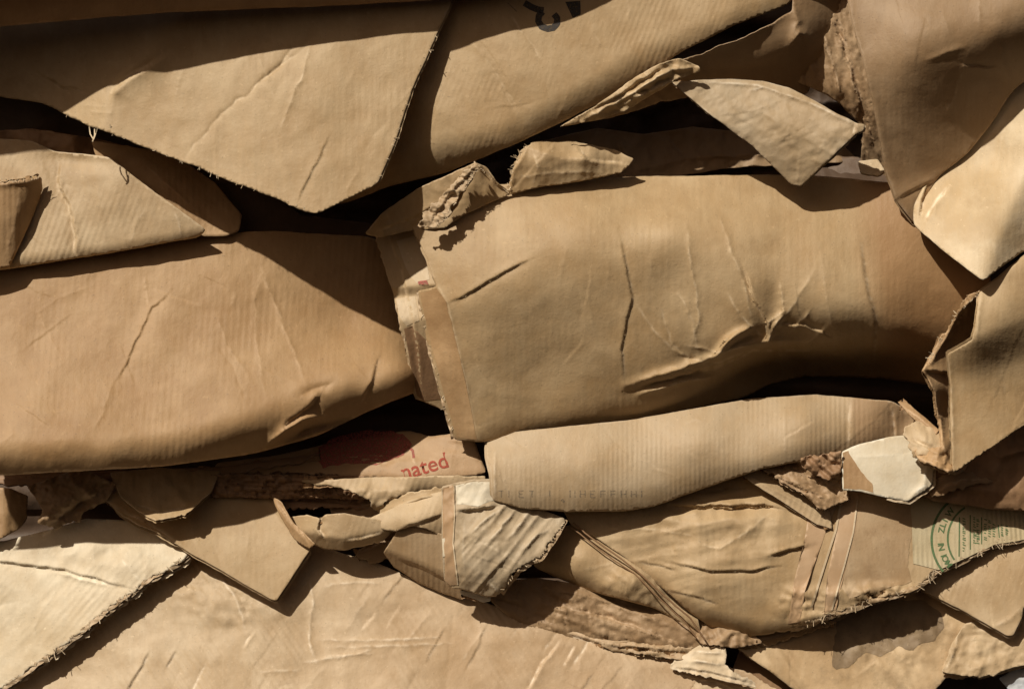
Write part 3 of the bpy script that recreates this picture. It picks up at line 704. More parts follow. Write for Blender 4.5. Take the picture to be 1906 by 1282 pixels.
# ================================================================ top right
sheet('H2', 'turned_flap', 'bright creamy flap turned up towards the light at the right border', 'cardboard flap',
      [(1892, 150), (1960, 90), (2080, 60), (2080, 450), (1906, 466), (1830, 523), (1760, 470), (1700, 418), (1700, 385), (1735, 310), (1795, 265), (1845, 215)],
      [(1892, 160, 56), (2080, 60, 40), (2080, 450, 60), (1906, 466, 100), (1830, 522, 116), (1760, 470, 106), (1704, 418, 88), (1740, 320, 42), (1800, 272, 34), (1850, 300, 52), (1800, 400, 108), (1880, 380, 100), (1906, 250, 76)],
      'kraft_cream2', [('bend', [(1690, 395), (1765, 338), (1845, 288), (1890, 195), (1960, 100)], .42, 8), ('bend', [(1825, 540), (1856, 450), (1906, 330), (1990, 220)], -.95, 12), ('sas', [(1735, 330), (1716, 372), (1712, 405)], 9, 10, 1.5), ('sas', [(1770, 345), (1738, 385), (1722, 415)], -7, 8, 1.5), ('ridge', [(1720, 410), (1745, 370), (1768, 342)], 5, 6, 1), ('roll', [(2080, 440), (1906, 462), (1830, 518), (1704, 414)][::-1], 1e6)],
      wob=5, r=8, scr=9, camp=1.2, group=CARD)
sheet('H', 'folded_sheet', 'large shaded brown sheet with a lit rounded left edge at top right', 'cardboard',
      [(1566, -90), (2080, -90), (2080, 90), (1950, 120), (1886, 168), (1845, 232), (1800, 287), (1745, 330), (1722, 372), (1708, 422), (1668, 372), (1650, 320), (1640, 270), (1622, 180), (1604, 100), (1582, 30)],
      [(1566, -90, 120), (1800, -90, 125), (2080, -90, 110), (1590, 60, 150), (1700, 100, 190), (1850, 50, 200), (1980, 20, 190), (1622, 180, 146), (1640, 270, 124), (1668, 370, 106), (1708, 420, 94), (1745, 325, 80), (1800, 284, 74), (1886, 168, 92), (1950, 120, 118), (1690, 230, 132), (1800, 180, 124)],
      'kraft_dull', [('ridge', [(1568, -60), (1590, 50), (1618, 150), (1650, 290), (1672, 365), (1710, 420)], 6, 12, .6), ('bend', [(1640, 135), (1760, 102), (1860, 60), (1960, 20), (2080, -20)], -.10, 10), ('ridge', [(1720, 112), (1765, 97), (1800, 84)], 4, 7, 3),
                     ('crease', [(1812, 80), (1795, 120), (1775, 180), (1750, 230)], 2.0, 4, 3), ('ridge', [(1860, 80), (1868, 120), (1880, 150)], 3, 7, 3), ('sas', [(1785, 122), (1860, 124)], 2.5, 6, 2), ('crease', [(1823, -10), (1822, 50)], 2, 4, .5), ('dent', (1700, 60, 70, 60, 0), 5), ('sas', [(1668, 372), (1700, 352), (1745, 335)], -5, 8, 1)],
      wob=6, r=10, rough=.5, shift=(-3, 4), group=CARD)
sheet('R', 'crushed_box', 'crushed box end at right edge with a jagged fluted opening facing left', 'cardboard box',
      [(1824, 545, 1), (1866, 512), (1906, 478), (2080, 360), (2080, 720), (1906, 792), (1775, 880), (1770, 800, 1.2), (1770, 720, 1.4), (1764, 660, 1.4), (1812, 634, 1.6), (1815, 600, 1.2)],
      [(1824, 545, 150), (1906, 478, 140), (2080, 380, 120), (2080, 700, 110), (1906, 790, 116), (1775, 878, 104), (1770, 720, 116), (1764, 660, 124), (1812, 634, 160), (1906, 590, 152), (1870, 680, 136), (1850, 800, 118), (1870, 560, 162)],
      'kraft_grey', [('roll', [(1800, 548), (1906, 500), (2080, 420)][::-1], 40), ('bend', [(1790, 645), (1840, 622), (1906, 592), (2080, 520)], -.45, 8), ('bend', [(1790, 700), (1906, 670), (2080, 600)], .5, 22), ('ridge', [(1774, 870), (1772, 760), (1768, 668)], 4, 6, .8),
                     ('ridge', [(1818, 630), (1820, 590), (1828, 548)], 4, 6, .8), ('roll', [(1790, 885), (1906, 785), (2080, 700)], 1e6)],
      wob=5, shift=(-6, -3), core_mat='core_pale', r=5, group=CARD, g=4.5)
sheet('R2', 'torn_wall', 'torn inner wall with pale jagged rim beside the crushed box end', 'cardboard strip',
      [(1826, 540, 2.4), (1800, 552, 2.4), (1782, 580, 2.2), (1768, 612, 2), (1752, 626, 1.5), (1718, 690, 1.5), (1736, 722, 1.5), (1744, 770, 1.5), (1752, 830, 1.5), (1700, 836, 2), (1712, 856, 2), (1778, 884, 1), (1800, 870), (1800, 640), (1850, 620), (1850, 548)],
      [(1826, 540, 140), (1782, 580, 118), (1718, 690, 112), (1740, 722, 96), (1752, 830, 74), (1705, 845, 72), (1778, 884, 84), (1795, 840, 40), (1790, 700, 50), (1775, 640, 72), (1830, 580, 90), (1765, 750, 54)],
      'kraft_orange', [('ridge', [(1824, 546), (1786, 580), (1765, 622), (1722, 690)], 12, 5, 1.5), ('ridge', [(1720, 690), (1740, 730), (1752, 800), (1760, 860)], 12, 4.5, 2), ('sas', [(1722, 690), (1775, 694)], -12, 16, 2), ('ridge', [(1700, 845), (1735, 862), (1776, 878)], 8, 6, 2), ('crumple', 8, 18, (1760, 850, 60, 40)), ('crumple', 6, 16, (1805, 560, 30, 30))],
      wob=3, g=3.6, core_mat='core_pale', group=CARD, shift=(-2, 2))

# ================================================================ centre
sheet('M', 'flattened_carton', 'wide central box panel with puckered creases and a folded fluted left end', 'cardboard panel',
      [(766, 418), (900, 345), (1200, 328), (1500, 325), (1720, 345), (1830, 430), (1850, 560), (1830, 700), (1760, 720), (1640, 704), (1500, 700), (1430, 716), (1390, 738), (1250, 770), (1100, 800), (960, 815), (890, 823), (846, 818, 1.3), (818, 720, 1.3), (795, 630, 1.3), (777, 541, 1), (813, 534), (795, 480)],
      [(766, 418, 58), (900, 345, 46), (1200, 328, 10), (1500, 325, 10), (1720, 350, 40), (1830, 450, 50), (1840, 600, 50), (1760, 715, -60), (1600, 705, -90), (1450, 712, -50), (1500, 685, -30), (1640, 690, -60), (1250, 768, 46), (1000, 805, 56), (890, 822, 60), (846, 816, 48), (795, 620, 62), (832, 565, 92), (778, 545, 66), (1000, 490, 120), (1000, 680, 80), (1250, 430, 112), (1250, 520, 116), (1450, 500, 108), (1600, 500, 96), (1300, 610, 116), (1440, 600, 108), (1700, 560, 76), (1700, 440, 62), (1650, 640, 50), (1100, 420, 104), (1350, 400, 76), (1350, 640, 106), (1200, 680, 100), (1560, 625, 80), (860, 700, 74), (820, 430, 72)],
      'kraft_grey', [('bend', [(768, 418), (808, 520), (834, 568), (862, 690), (892, 830)], -.30, 4), ('crease', [(768, 418), (808, 520), (834, 568), (862, 690), (890, 820)], 3.0, 3, .5),
                     ('sas', [(830, 566), (880, 542), (930, 512), (990, 480)], -2.8, 10, 1.2), ('bend', [(830, 566), (990, 478), (1160, 420), (1700, 430)], -.14, 20),
                     ('sas', [(1150, 425), (1163, 480), (1178, 555), (1166, 600), (1156, 650), (1162, 712)], 2.4, 9, 1.6),
                     ('crease', [(1278, 410), (1283, 470), (1298, 560), (1300, 600), (1286, 650)], 3.2, 3.4, 2), ('crease', [(1340, 400), (1362, 470), (1388, 530), (1400, 600)], 3.2, 3.6, 2), ('sas', [(1385, 500), (1405, 560), (1428, 600), (1430, 638)], -4.5, 8, 2), ('crease', [(1450, 520), (1458, 580), (1432, 600), (1432, 636)], 5, 4, 1.5),
                     ('ridge', [(1165, 716), (1240, 694), (1310, 672), (1370, 648), (1430, 634), (1560, 640)], 11, 9, 2), ('sas', [(1180, 722), (1260, 700), (1330, 682), (1410, 650), (1560, 652)], -7, 16, 2.5), ('crease', [(1240, 680), (1300, 690), (1370, 670)], -4, 4, 2), ('crease', [(1180, 560), (1220, 620), (1260, 655), (1320, 680)], 2, 4, 2), ('crease', [(1230, 570), (1250, 640), (1290, 672)], -1.8, 4, 2),
                     ('ridge', [(1340, 650), (1370, 620), (1400, 610)], 7, 8, 1.5), ('crease', [(1470, 620), (1500, 590), (1510, 575)], 3, 3, 1.5), ('crease', [(1530, 480), (1540, 560), (1550, 625)], 1.3, 5, 2), ('sas', [(1600, 440), (1615, 540), (1630, 600), (1626, 680)], 2.4, 12, 1.5), ('crease', [(1210, 470), (1215, 520)], .9, 4),
                     ('dent', (1500, 705, 150, 44, 2), -66), ('dent', (1442, 562, 24, 36, 0), -12), ('ridge', [(1428, 640), (1446, 600), (1458, 585)], 9, 6, 1), ('ridge', [(1330, 668), (1356, 634), (1392, 612)], 11, 8, 1.5), ('ridge', [(1500, 640), (1540, 612)], 5, 8), ('crease', [(1260, 665), (1330, 676), (1400, 652)], -5, 3.5, 2), ('crease', [(1430, 636), (1380, 590), (1350, 540)], 2.6, 4, 2), ('crease', [(1432, 636), (1480, 560), (1520, 500)], 2.0, 4, 2), ('crease', [(1300, 660), (1290, 600), (1260, 540)], 2.2, 4, 2), ('sas', [(1440, 600), (1500, 606), (1560, 632)], 3, 7, 2), ('crease', [(1400, 640), (1340, 655), (1270, 640)], 2.6, 3, 2), ('ridge', [(1190, 735), (1260, 712), (1330, 700)], 8, 6, 2), ('dent', (1330, 590, 40, 40, 0), -5), ('crease', [(1095, 540), (1105, 620)], .8, 4),
                     ('roll', [(850, 800), (960, 770), (1120, 745), (1300, 720), (1420, 700), (1760, 690)], 60), ('crease', [(800, 560), (820, 640), (850, 750)], 1.0, 3)],
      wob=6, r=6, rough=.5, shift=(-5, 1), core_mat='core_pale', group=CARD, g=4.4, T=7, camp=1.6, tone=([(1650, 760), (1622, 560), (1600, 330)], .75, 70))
decal('M', 'torn_facing', [[(781, 545), (812, 537), (830, 562), (850, 640), (868, 720), (888, 818), (850, 814), (836, 765), (818, 700), (799, 624)]], 'kraft_orange', lift=.6, jag=.8)
torn_band('M', [(845, 816), (818, 720), (795, 630), (778, 545)], 4, 5, -3.5, 'torn_tan', seed=4)
sheet('N1', 'torn_strip', 'upright torn strip with pale patches squeezed between the two big brown panels', 'cardboard strip',
      [(694, 434, 1.6), (730, 425), (790, 420), (850, 560), (860, 780), (800, 752), (772, 742, 1.6), (766, 700, 2.2), (748, 620, 2.2), (735, 560, 1.6), (712, 478, 2)],
      [(694, 434, 0), (785, 425, 24), (850, 760, -20), (772, 742, -20), (735, 560, 22), (800, 560, 40)],
      'kraft_tan', [('bend', [(700, 500), (800, 488)], .35, 4), ('bend', [(700, 538), (800, 530)], -1.1, 3), ('bend', [(700, 552), (820, 548)], 1.3, 3), ('bend', [(700, 600), (820, 590)], -.75, 4), ('sas', [(722, 436), (748, 500), (760, 560), (775, 640), (785, 742)], -6, 5, .6), ('crease', [(750, 610), (766, 680), (772, 740)], 3, 3, 2)],
      wob=0, g=3.4, r=3, scr=2, group=CARD, core_mat='core_pale')
torn_band('N1', [(775, 742), (768, 700), (750, 620), (737, 562)], 3, 4, -2, 'torn_tan', seed=14)
decal('N1', 'pale_facing', [[(738, 448), (772, 440), (792, 486), (800, 520), (776, 528), (764, 515), (752, 490)]], 'kraft_pale', lift=.6, jag=1)
decal('N1', 'pale_facing', [[(738, 556), (772, 552), (780, 596), (756, 606), (744, 590)]], 'kraft_pale', lift=.6, jag=1)

decal('N1', 'red_smear', [[(777, 524), (795, 522), (797, 529), (779, 530)]], 'ink_red_field', lift=2, jag=1)
decal('N1', 'shade_patch', [[(752, 612), (768, 606), (800, 640), (826, 742), (790, 746), (776, 736), (764, 680)]], 'kraft_brown', lift=.6)  # brown patch: shade on the strip put into its colour
sheet('N', 'curved_carton', 'pale curved panel below the central panel with faint grey lettering and vertical ribs', 'cardboard panel',
      [(905, 838), (908, 818), (935, 806), (1180, 780), (1400, 741), (1520, 734), (1660, 746), (1712, 775), (1726, 792), (1690, 812), (1560, 846), (1420, 872), (1320, 905), (1212, 944), (1160, 951), (1050, 952), (970, 946), (916, 931), (914, 880)],
      [(902, 822, 12), (1180, 780, 8), (1400, 736, -12), (1520, 730, -20), (1660, 745, -16), (1722, 792, -10), (1560, 844, 20), (1320, 902, 44), (1212, 942, 48), (1050, 948, 50), (916, 930, 50), (916, 870, 50), (1100, 860, 60), (1300, 830, 54), (1500, 780, 34), (1620, 790, 4), (1690, 790, -36)],
      'kraft_pale_rib', [('roll', [(900, 905), (1060, 915), (1200, 900), (1320, 865), (1500, 815), (1720, 780)], 70), ('ridge', [(921, 838), (920, 930)], 3, 4, .6), ('crease', [(1458, 765), (1462, 850)], 1.6, 4, .8), ('sas', [(1583, 745), (1580, 835)], -2.2, 9, .8), ('sas', [(1662, 760), (1668, 815)], -3, 9, 1),
                         ('crease', [(1022, 850), (1024, 940)], -.9, 3, .5), ('crease', [(1075, 840), (1077, 900)], -.7, 3, .5), ('crease', [(1180, 820), (1182, 880)], -.8, 3, .5)],
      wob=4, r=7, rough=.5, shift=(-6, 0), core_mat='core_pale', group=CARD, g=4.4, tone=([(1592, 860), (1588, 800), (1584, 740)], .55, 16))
# faint rubber-stamp lettering, worn away to strokes
_pr = []
_x = 928
for k, gch in enumerate(['T', 'I', 'E', 'T', '', 'I', '', 'N', 'H', 'E', 'P', 'P', 'A', 'H', 'I']):
    if gch:
        w_ = 9
        if gch in 'TEP': _pr.append(stroke([(_x, 913), (_x + w_, 913)], 2.2))
        if gch in 'E': _pr += [stroke([(_x, 925), (_x + w_, 925)], 2), stroke([(_x, 919), (_x + 6, 919)], 2)]
        if gch in 'EPNHIA': _pr.append(stroke([(_x, 912), (_x, 925)], 2.6))
        if gch in 'T': _pr.append(stroke([(_x + 5, 912), (_x + 5, 925)], 2.4))
        if gch in 'NHA': _pr.append(stroke([(_x + w_, 912), (_x + w_, 925)], 2.2))
        if gch in 'HAP': _pr.append(stroke([(_x, 919), (_x + w_, 919)], 2))
    _x += 19
_pr.append(stroke([(1045, 929), (1050, 934)], 5))
decal('N', 'faint_lettering', _pr, 'ink_faint', lift=.5)

# ================================================================ under the left panel
sheet('AE', 'printed_scrap', 'brown scrap with red lettering and a red printed patch under the gap at centre left', 'cardboard',
      [(400, 862), (520, 846), (610, 826, 1), (690, 812, 1), (760, 800, 1), (800, 812), (850, 806), (884, 822), (906, 880), (880, 886), (760, 890), (640, 888), (400, 892)],
      [(400, 810, -130), (600, 780, -130), (760, 760, -120), (870, 780, -60), (904, 880, -20), (780, 884, -34), (640, 884, -60), (420, 888, -70), (820, 840, -40), (700, 840, -80)],
      'red_print', [('sas', [(640, 850), (720, 862), (760, 850)], 5, 14, 2), ('crease', [(762, 830), (775, 870)], 3, 4, 2), ('wrinkle', 5, 24, 8), ('bend', [(870, 800), (900, 880)][::-1], -.3, 8), ('roll', [(400, 876), (906, 872)], 24)], wob=5, group=CARD, r=10)
def rt(u, v):
    a = math.radians(-16)
    X, Y = u, -v
    return (749 + X * math.cos(a) - Y * math.sin(a), 893 + X * math.sin(a) + Y * math.cos(a))
decal('AE', 'red_lettering', [glyphs('nated', 41, lambda u, v: rt(u, v))], 'ink_red', lift=1.0)
decal('AE', 'red_patch', [[(600, 872), (640, 862), (700, 864), (742, 854), (768, 826), (752, 806), (690, 800), (620, 815), (585, 840)], stroke([(748, 842), (756, 828), (768, 838), (770, 852)], 5)], 'ink_red_field', lift=.7, jag=2.5)
sheet('AD', 'layered_edge', 'stack of thin dark layered edges in the shadow below the warm brown panel', 'cardboard edges',
      [(380, 882, 1), (700, 886, 1), (700, 930), (620, 928, 1.6), (395, 926, 1.6), (385, 905)],
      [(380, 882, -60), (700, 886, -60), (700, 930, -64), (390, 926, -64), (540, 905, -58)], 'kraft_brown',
      [('sas', [(395, 893), (500, 890), (690, 896)], 5, 4, 1.4), ('sas', [(395, 901), (500, 902), (690, 903)], 5, 4, 1.4), ('sas', [(395, 910), (500, 909), (690, 912)], 5, 4, 1.4), ('sas', [(395, 918), (540, 919), (690, 919)], 5, 4, 1.4), ('crumple', 6, 12)],
      wob=2, g=3.4, T=9, group=CARD, camp=1.8)
sheet('AF', 'torn_strip', 'pale tipped torn strip with a ragged hole just below the red lettered scrap', 'cardboard strip',
      [(560, 894, 2), (600, 893), (700, 888), (905, 884), (905, 900), (850, 904, 1.5), (800, 916, 2), (750, 924, 2), (716, 934, 2.5), (708, 953, 2.5), (694, 950, 2.5), (690, 930, 2.5), (660, 915, 2), (640, 912, 2), (590, 902, 2)],
      [(560, 894, -30), (700, 888, -22), (905, 886, -10), (910, 920, -6), (800, 930, -14), (710, 954, -8), (672, 922, -6), (600, 903, -18), (760, 905, 2), (840, 900, 4)], 'kraft_mid',
      [('bend', [(560, 905), (720, 918), (800, 908), (905, 900)], -.7, 8), ('crumple', 5, 18, (700, 930, 60, 30))], wob=3, g=4, rough=1, group=CARD)
sheet('AF2', 'torn_strip', 'dark inner layer showing through the ragged hole left of the taped paper flap', 'cardboard strip',
      [(600, 900), (760, 900), (840, 905), (850, 960), (740, 990), (620, 965)], [(600, 905, -100), (840, 905, -40), (850, 960, -20), (740, 985, -40), (620, 965, -90), (700, 930, -70)], 'kraft_dull', [('wrinkle', 6, 20, -10)], wob=4, group=CARD)
sheet('AG', 'folded_scrap', 'pale folded scrap touching the left side of the taped paper flap', 'cardboard scrap',
      [(684, 966), (720, 950), (770, 928), (830, 912), (845, 918), (845, 1000), (828, 1002), (796, 985), (770, 978), (738, 988), (710, 985)],
      [(684, 966, 0), (770, 930, 10), (840, 914, 16), (845, 1000, 24), (796, 985, 34), (738, 988, 24), (780, 955, 30)], 'kraft_mid', [('bend', [(690, 978), (760, 968), (840, 950)], -.4, 8), ('sas', [(740, 985), (790, 968), (830, 955)], -5, 8, 1.5)], wob=3, g=4, group=CARD)
sheet('AH', 'crushed_scrap', 'small boxy tan scrap between the diamond shaped flap and the brown wedge', 'cardboard scrap',
      [(538, 962, 1), (570, 956, .8), (598, 966, .8), (606, 958, .8), (640, 955), (704, 966, .8), (738, 982, 1.6), (712, 1010, 2), (690, 1013, 1.5), (640, 1024), (600, 1021), (566, 1006, 1), (548, 985)],
      [(538, 962, 0), (606, 958, 20), (738, 982, 4), (640, 1022, 24)], 'kraft_mid',
      [('bend', [(560, 988), (606, 998), (640, 1002), (690, 994), (738, 980)], -1.1, 2.5), ('bend', [(600, 950), (594, 985), (604, 1002)], -.7, 3), ('sas', [(598, 960), (592, 985), (604, 1002)], 9, 7, 1), ('sas', [(640, 1006), (680, 1000), (715, 990)], 4, 5, 1.5)], wob=1, g=3, r=2, group=CARD)
sheet('AH2', 'torn_ply', 'thin torn ply curling round the left side of the small boxy scrap', 'cardboard scrap',
      [(505, 920, 1.6), (525, 935, 1.2), (548, 975, 1), (586, 1012, 1.4), (575, 1022, 1.4), (545, 1000, 1.2), (522, 962, 1.4)], [(505, 920, -30), (548, 975, -4), (586, 1012, 4), (575, 1022, -6), (522, 962, -14)], 'kraft_orange', [('sas', [(512, 930), (535, 965), (578, 1014)], 5, 5, 1)], wob=1, g=3, r=2, core=False, scr=0, group=CARD)

sheet('AI', 'brown_wedge', 'brown wedge shaped scrap left of the taped paper flap, above the large bottom sheet', 'cardboard scrap',
      [(714, 1028, .8), (742, 982, .8), (764, 978, 1.5), (800, 988, 1.5), (850, 1000), (860, 1116), (820, 1102), (780, 1085), (733, 1056)],
      [(716, 1028, -10), (760, 980, 12), (855, 1005, 22), (855, 1110, 0)], 'torn_tan', [('bend', [(714, 1022), (770, 1040), (860, 1078)], -1.0, 3), ('sas', [(735, 1035), (790, 1058), (850, 1088)], -5, 6, 1.5)], wob=1, g=3.4, r=2, group=CARD)

sheet('AC', 'cardboard_corner', 'small orange brown box corner at far left edge below the warm brown panel', 'cardboard scrap',
      [(-120, 905), (20, 908), (52, 922, 1), (50, 965, 1), (36, 985, 1.4), (8, 1000, 1), (-120, 1040)], [(-120, 905, -50), (20, 908, -44), (10, 998, -30), (-120, 1030, -20)], 'kraft_orange', [('bend', [(6, 1010), (22, 900)], -.9, 5), ('wrinkle', 3, 12, 80)], wob=1, r=3, group=CARD)

sheet('AC2', 'crumpled_scrap', 'crumpled brown scrap beside the far left box corner, above the pale torn sheet', 'cardboard scrap',
      [(52, 905), (150, 870), (215, 900, 1.4), (196, 935, 2.2), (160, 950, 2), (150, 972, 2.4), (118, 975, 2), (104, 988, 2.4), (72, 972, 2.2), (80, 950, 1.5)], [(52, 905, -70), (150, 872, -76), (205, 915, -50), (120, 980, -34), (76, 968, -36)], 'kraft_dull', [('bend', [(70, 965), (130, 925), (200, 890)], -.9, 4), ('sas', [(90, 975), (140, 940), (190, 915)], -7, 8, 2), ('crumple', 10, 26), ('layers', 2, 22)], wob=1, g=3.2, r=2, core=False, group=CARD)

sheet('AB', 'folded_tab', 'small trapezoid tab with a pale ragged lower edge above the diamond shaped flap', 'cardboard flap',
      [(205, 880), (300, 870), (410, 876), (394, 915, 1.6), (372, 935, 1.8), (345, 956, 2), (325, 962, 1.5), (290, 970, 1), (256, 950), (225, 925)],
      [(205, 880, -60), (300, 872, -60), (410, 876, -60), (394, 915, -36), (330, 960, -4), (280, 968, -4), (225, 925, -34), (300, 920, -34)], 'kraft_tan', [('bend', [(215, 905), (260, 938), (330, 942), (394, 908)], .6, 4), ('crumple', 3, 30), ('sas', [(250, 938), (300, 956), (350, 944)], 4, 5, 1.5)], wob=1, r=2, g=3.4, group=CARD)
sheet('AA', 'diamond_flap', 'diamond shaped tan flap with a sharp lower point over the large wrinkled bottom sheet', 'cardboard flap',
      [(188, 925, 1), (240, 905), (420, 900), (515, 925), (540, 965), (578, 1020, .4), (514, 1117, .3), (502, 1114, .5), (420, 1066, .8), (350, 1026, 1.2), (290, 990, 1.2), (230, 962, 1)],
      [(188, 925, -50), (300, 910, -70), (515, 928, -60), (578, 1020, -26), (512, 1116, -24), (420, 1066, -28), (350, 1026, -30), (260, 975, -36), (450, 1000, -40), (400, 950, -60)],
      'kraft_tan', [('sas', [(350, 1026), (300, 985), (240, 955), (195, 930)], 4, 8, 1.5), ('ridge', [(505, 925), (530, 965), (575, 1016)], 9, 6, .8), ('crease', [(350, 960), (370, 1020)], 1.2, 5), ('bend', [(260, 950), (560, 955)], .12, 14)],
      wob=3, shift=(3, 4), group=CARD, g=4.2)
sheet('Z', 'torn_sheet', 'pale torn sheet in the bottom left corner with a thick ragged diagonal edge', 'cardboard',
      [(-120, 1010), (10, 1006), (95, 984), (160, 965), (280, 970), (350, 1026, 1.5), (342, 1038, 2.2), (272, 1080, 2.6), (232, 1108, 2.6), (170, 1158, 2.6), (60, 1240, 2.6), (8, 1276, 2.2), (-120, 1370)],
      [(-120, 1010, -64), (100, 984, -62), (280, 972, -76), (350, 1028, -46), (240, 1090, -28), (60, 1240, -10), (-120, 1370, 0), (-80, 1150, -34), (130, 1050, -50), (60, 1120, -34)],
      'kraft_cream', [('sas', [(-60, 1040), (60, 1052), (130, 1062), (190, 1080), (250, 1096)], -6.5, 8, 2), ('ridge', [(100, 1064), (160, 1080), (210, 1090)], 5, 5, 2), ('crease', [(225, 1040), (262, 1082)], 2.4, 3, 2), ('dent', (205, 1028, 34, 10, -20), -4), ('crumple', 3, 40, (200, 1040, 90, 40)), ('sas', [(80, 1000), (96, 985)], 4, 10), ('wrinkle', 2, 46, -40)],
      wob=5, T=9, shift=(8, 8), group=CARD, g=4.5)
torn_band('Z', [(352, 1030), (342, 1040), (272, 1082), (232, 1110), (170, 1160), (60, 1242), (8, 1278), (-60, 1330)], 8, 7, -4, 'torn_dark', seed=2)
torn_band('Z', [(352, 1028), (272, 1080), (232, 1108), (170, 1158), (60, 1240), (-20, 1300)], 6, 2.6, -1.2, 'torn_tan', seed=3)

# ================================================================ bottom
DIAG = []
_r = random.Random(21)
for _x in range(150, 1420, 40):
    _y = 1300 + _r.uniform(-10, 30)
    while _y > 1060:
        _l = _r.uniform(30, 110)
        if _r.random() < .5:
            _a = math.radians(_r.gauss(57, 4)); _bx = _x + (1300 - _y) * .65 + _r.uniform(-5, 5)
            DIAG.append((_r.choice(['sas', 'crease', 'crease']), [(_bx, _y), (_bx + _l * .5 * math.cos(_a) + _r.uniform(-3, 3), _y - _l * .5 * math.sin(_a)), (_bx + _l * math.cos(_a), _y - _l * math.sin(_a))], _r.choice([-1, -1, 1]) * _r.choice([.5, .8, 1.2, 2.4]), _r.uniform(2.5, 8), 2))
        _y -= _l * .9 + 8
sheet('Y', 'wrinkled_sheet', 'large pale wrinkled sheet with slanting ribs filling the bottom left and centre', 'cardboard',
      [(-150, 1100), (200, 1000), (400, 980), (560, 1000), (640, 1030), (700, 1046), (760, 1072), (900, 1120), (1040, 1166), (1130, 1192), (1290, 1224, 1.5), (1380, 1246, 2), (1480, 1300), (1480, 1420), (-150, 1420)],
      [(-150, 1100, -130), (200, 1000, -120), (400, 1000, -110), (600, 1020, -84), (550, 1130, -52), (760, 1072, -66), (1040, 1166, -46), (1290, 1224, -40), (1480, 1300, -40), (1480, 1420, 0), (600, 1420, 40), (-150, 1420, 0), (600, 1180, -40), (200, 1180, -62), (200, 1270, -34), (350, 1100, -72), (900, 1260, -20)],
      'kraft_pink', [*DIAG, ('crumple', 1.6, 70), ('crumple', 4, 34, (430, 1100, 110, 60)), ('crease', [(575, 1075), (582, 1130), (575, 1190), (590, 1230)], 3, 4, 3), ('crease', [(590, 1190), (680, 1192), (760, 1188), (830, 1184)], 2.2, 3, 2), ('crease', [(560, 1232), (640, 1222), (700, 1205)], 2.2, 3, 2), ('crease', [(480, 1250), (560, 1246)], 1.6, 3, 1),
                     ('crease', [(600, 1090), (680, 1082), (720, 1090)], 2, 3, 2), ('crease', [(405, 1070), (440, 1110), (460, 1180)], 3, 5, 3), ('crease', [(600, 1205), (720, 1202), (860, 1196)], 1.8, 3, 2), ('crease', [(600, 1220), (700, 1214)], 1.6, 3, 2),
                     ('sas', [(1045, 1190), (1010, 1235), (980, 1290)], -2.5, 6, 1.5), ('crease', [(800, 1140), (760, 1190)], 1.5, 3, 1), ('sas', [(1030, 1172), (1090, 1190), (1180, 1212), (1290, 1232)], -5, 9, 1.5), ('crease', [(900, 1170), (860, 1230)], 1.2, 4, 1), ('sas', [(1070, 1200), (1050, 1240)], -2, 4, 1), ('crease', [(690, 1100), (640, 1180)], 1, 5)],
      wob=7, r=8, group=CARD, g=4.4, camp=1.5, core=False, tone=([(620, 1400), (700, 900)], .34, 420))
sheet('X', 'torn_strip', 'brown torn strip lying just above the slanting edge of the large bottom sheet', 'cardboard strip',
      [(905, 1110), (940, 1080), (1000, 1075), (1100, 1090), (1200, 1110), (1290, 1140), (1345, 1190, 1.5), (1345, 1215, 2), (1290, 1232, 2), (1180, 1225), (1060, 1200), (960, 1160)],
      [(905, 1110, -60), (1000, 1078, -70), (1200, 1110, -80), (1340, 1190, -50), (1290, 1228, -46), (1180, 1222, -50), (1060, 1196, -56), (960, 1158, -62), (1060, 1130, -44), (1200, 1165, -38)], 'torn_inside',
      [('layers', 1.8, 12, 18), ('bend', [(930, 1145), (1040, 1172), (1200, 1195)], -.6, 7), ('sas', [(1042, 1112), (1048, 1140), (1055, 1160)], -3, 5, 1), ('crumple', 2, 30), ('sas', [(1010, 1120), (1130, 1150), (1260, 1195)], 5, 6, 2), ('ridge', [(1010, 1095), (1120, 1115), (1220, 1150)], 8, 10, 2)], wob=4, g=4, core=False, group=CARD)
sheet('W', 'curved_scrap', 'curved tan strip with shaded underside below the two thin wires', 'cardboard strip',
      [(990, 1052), (1008, 1022), (1030, 985), (1070, 975), (1130, 1010), (1210, 1070), (1300, 1150), (1305, 1190), (1270, 1160), (1220, 1132), (1100, 1100), (1030, 1072)],
      [(990, 1052, -30), (1030, 985, -30), (1070, 975, -36), (1130, 1010, -20), (1210, 1070, -14), (1300, 1160, -20), (1220, 1132, -22), (1100, 1100, -20), (1030, 1070, -26), (1080, 1040, 0), (1180, 1090, 6)], 'kraft_tan',
      [('roll', [(985, 1028), (1080, 1062), (1200, 1108), (1300, 1150)], 22), ('crumple', 4, 22, (1180, 1100, 80, 40)), ('crease', [(1080, 1060), (1140, 1050), (1180, 1062)], 2, 3, 2)], wob=3, g=4, r=10, core=False, group=CARD)
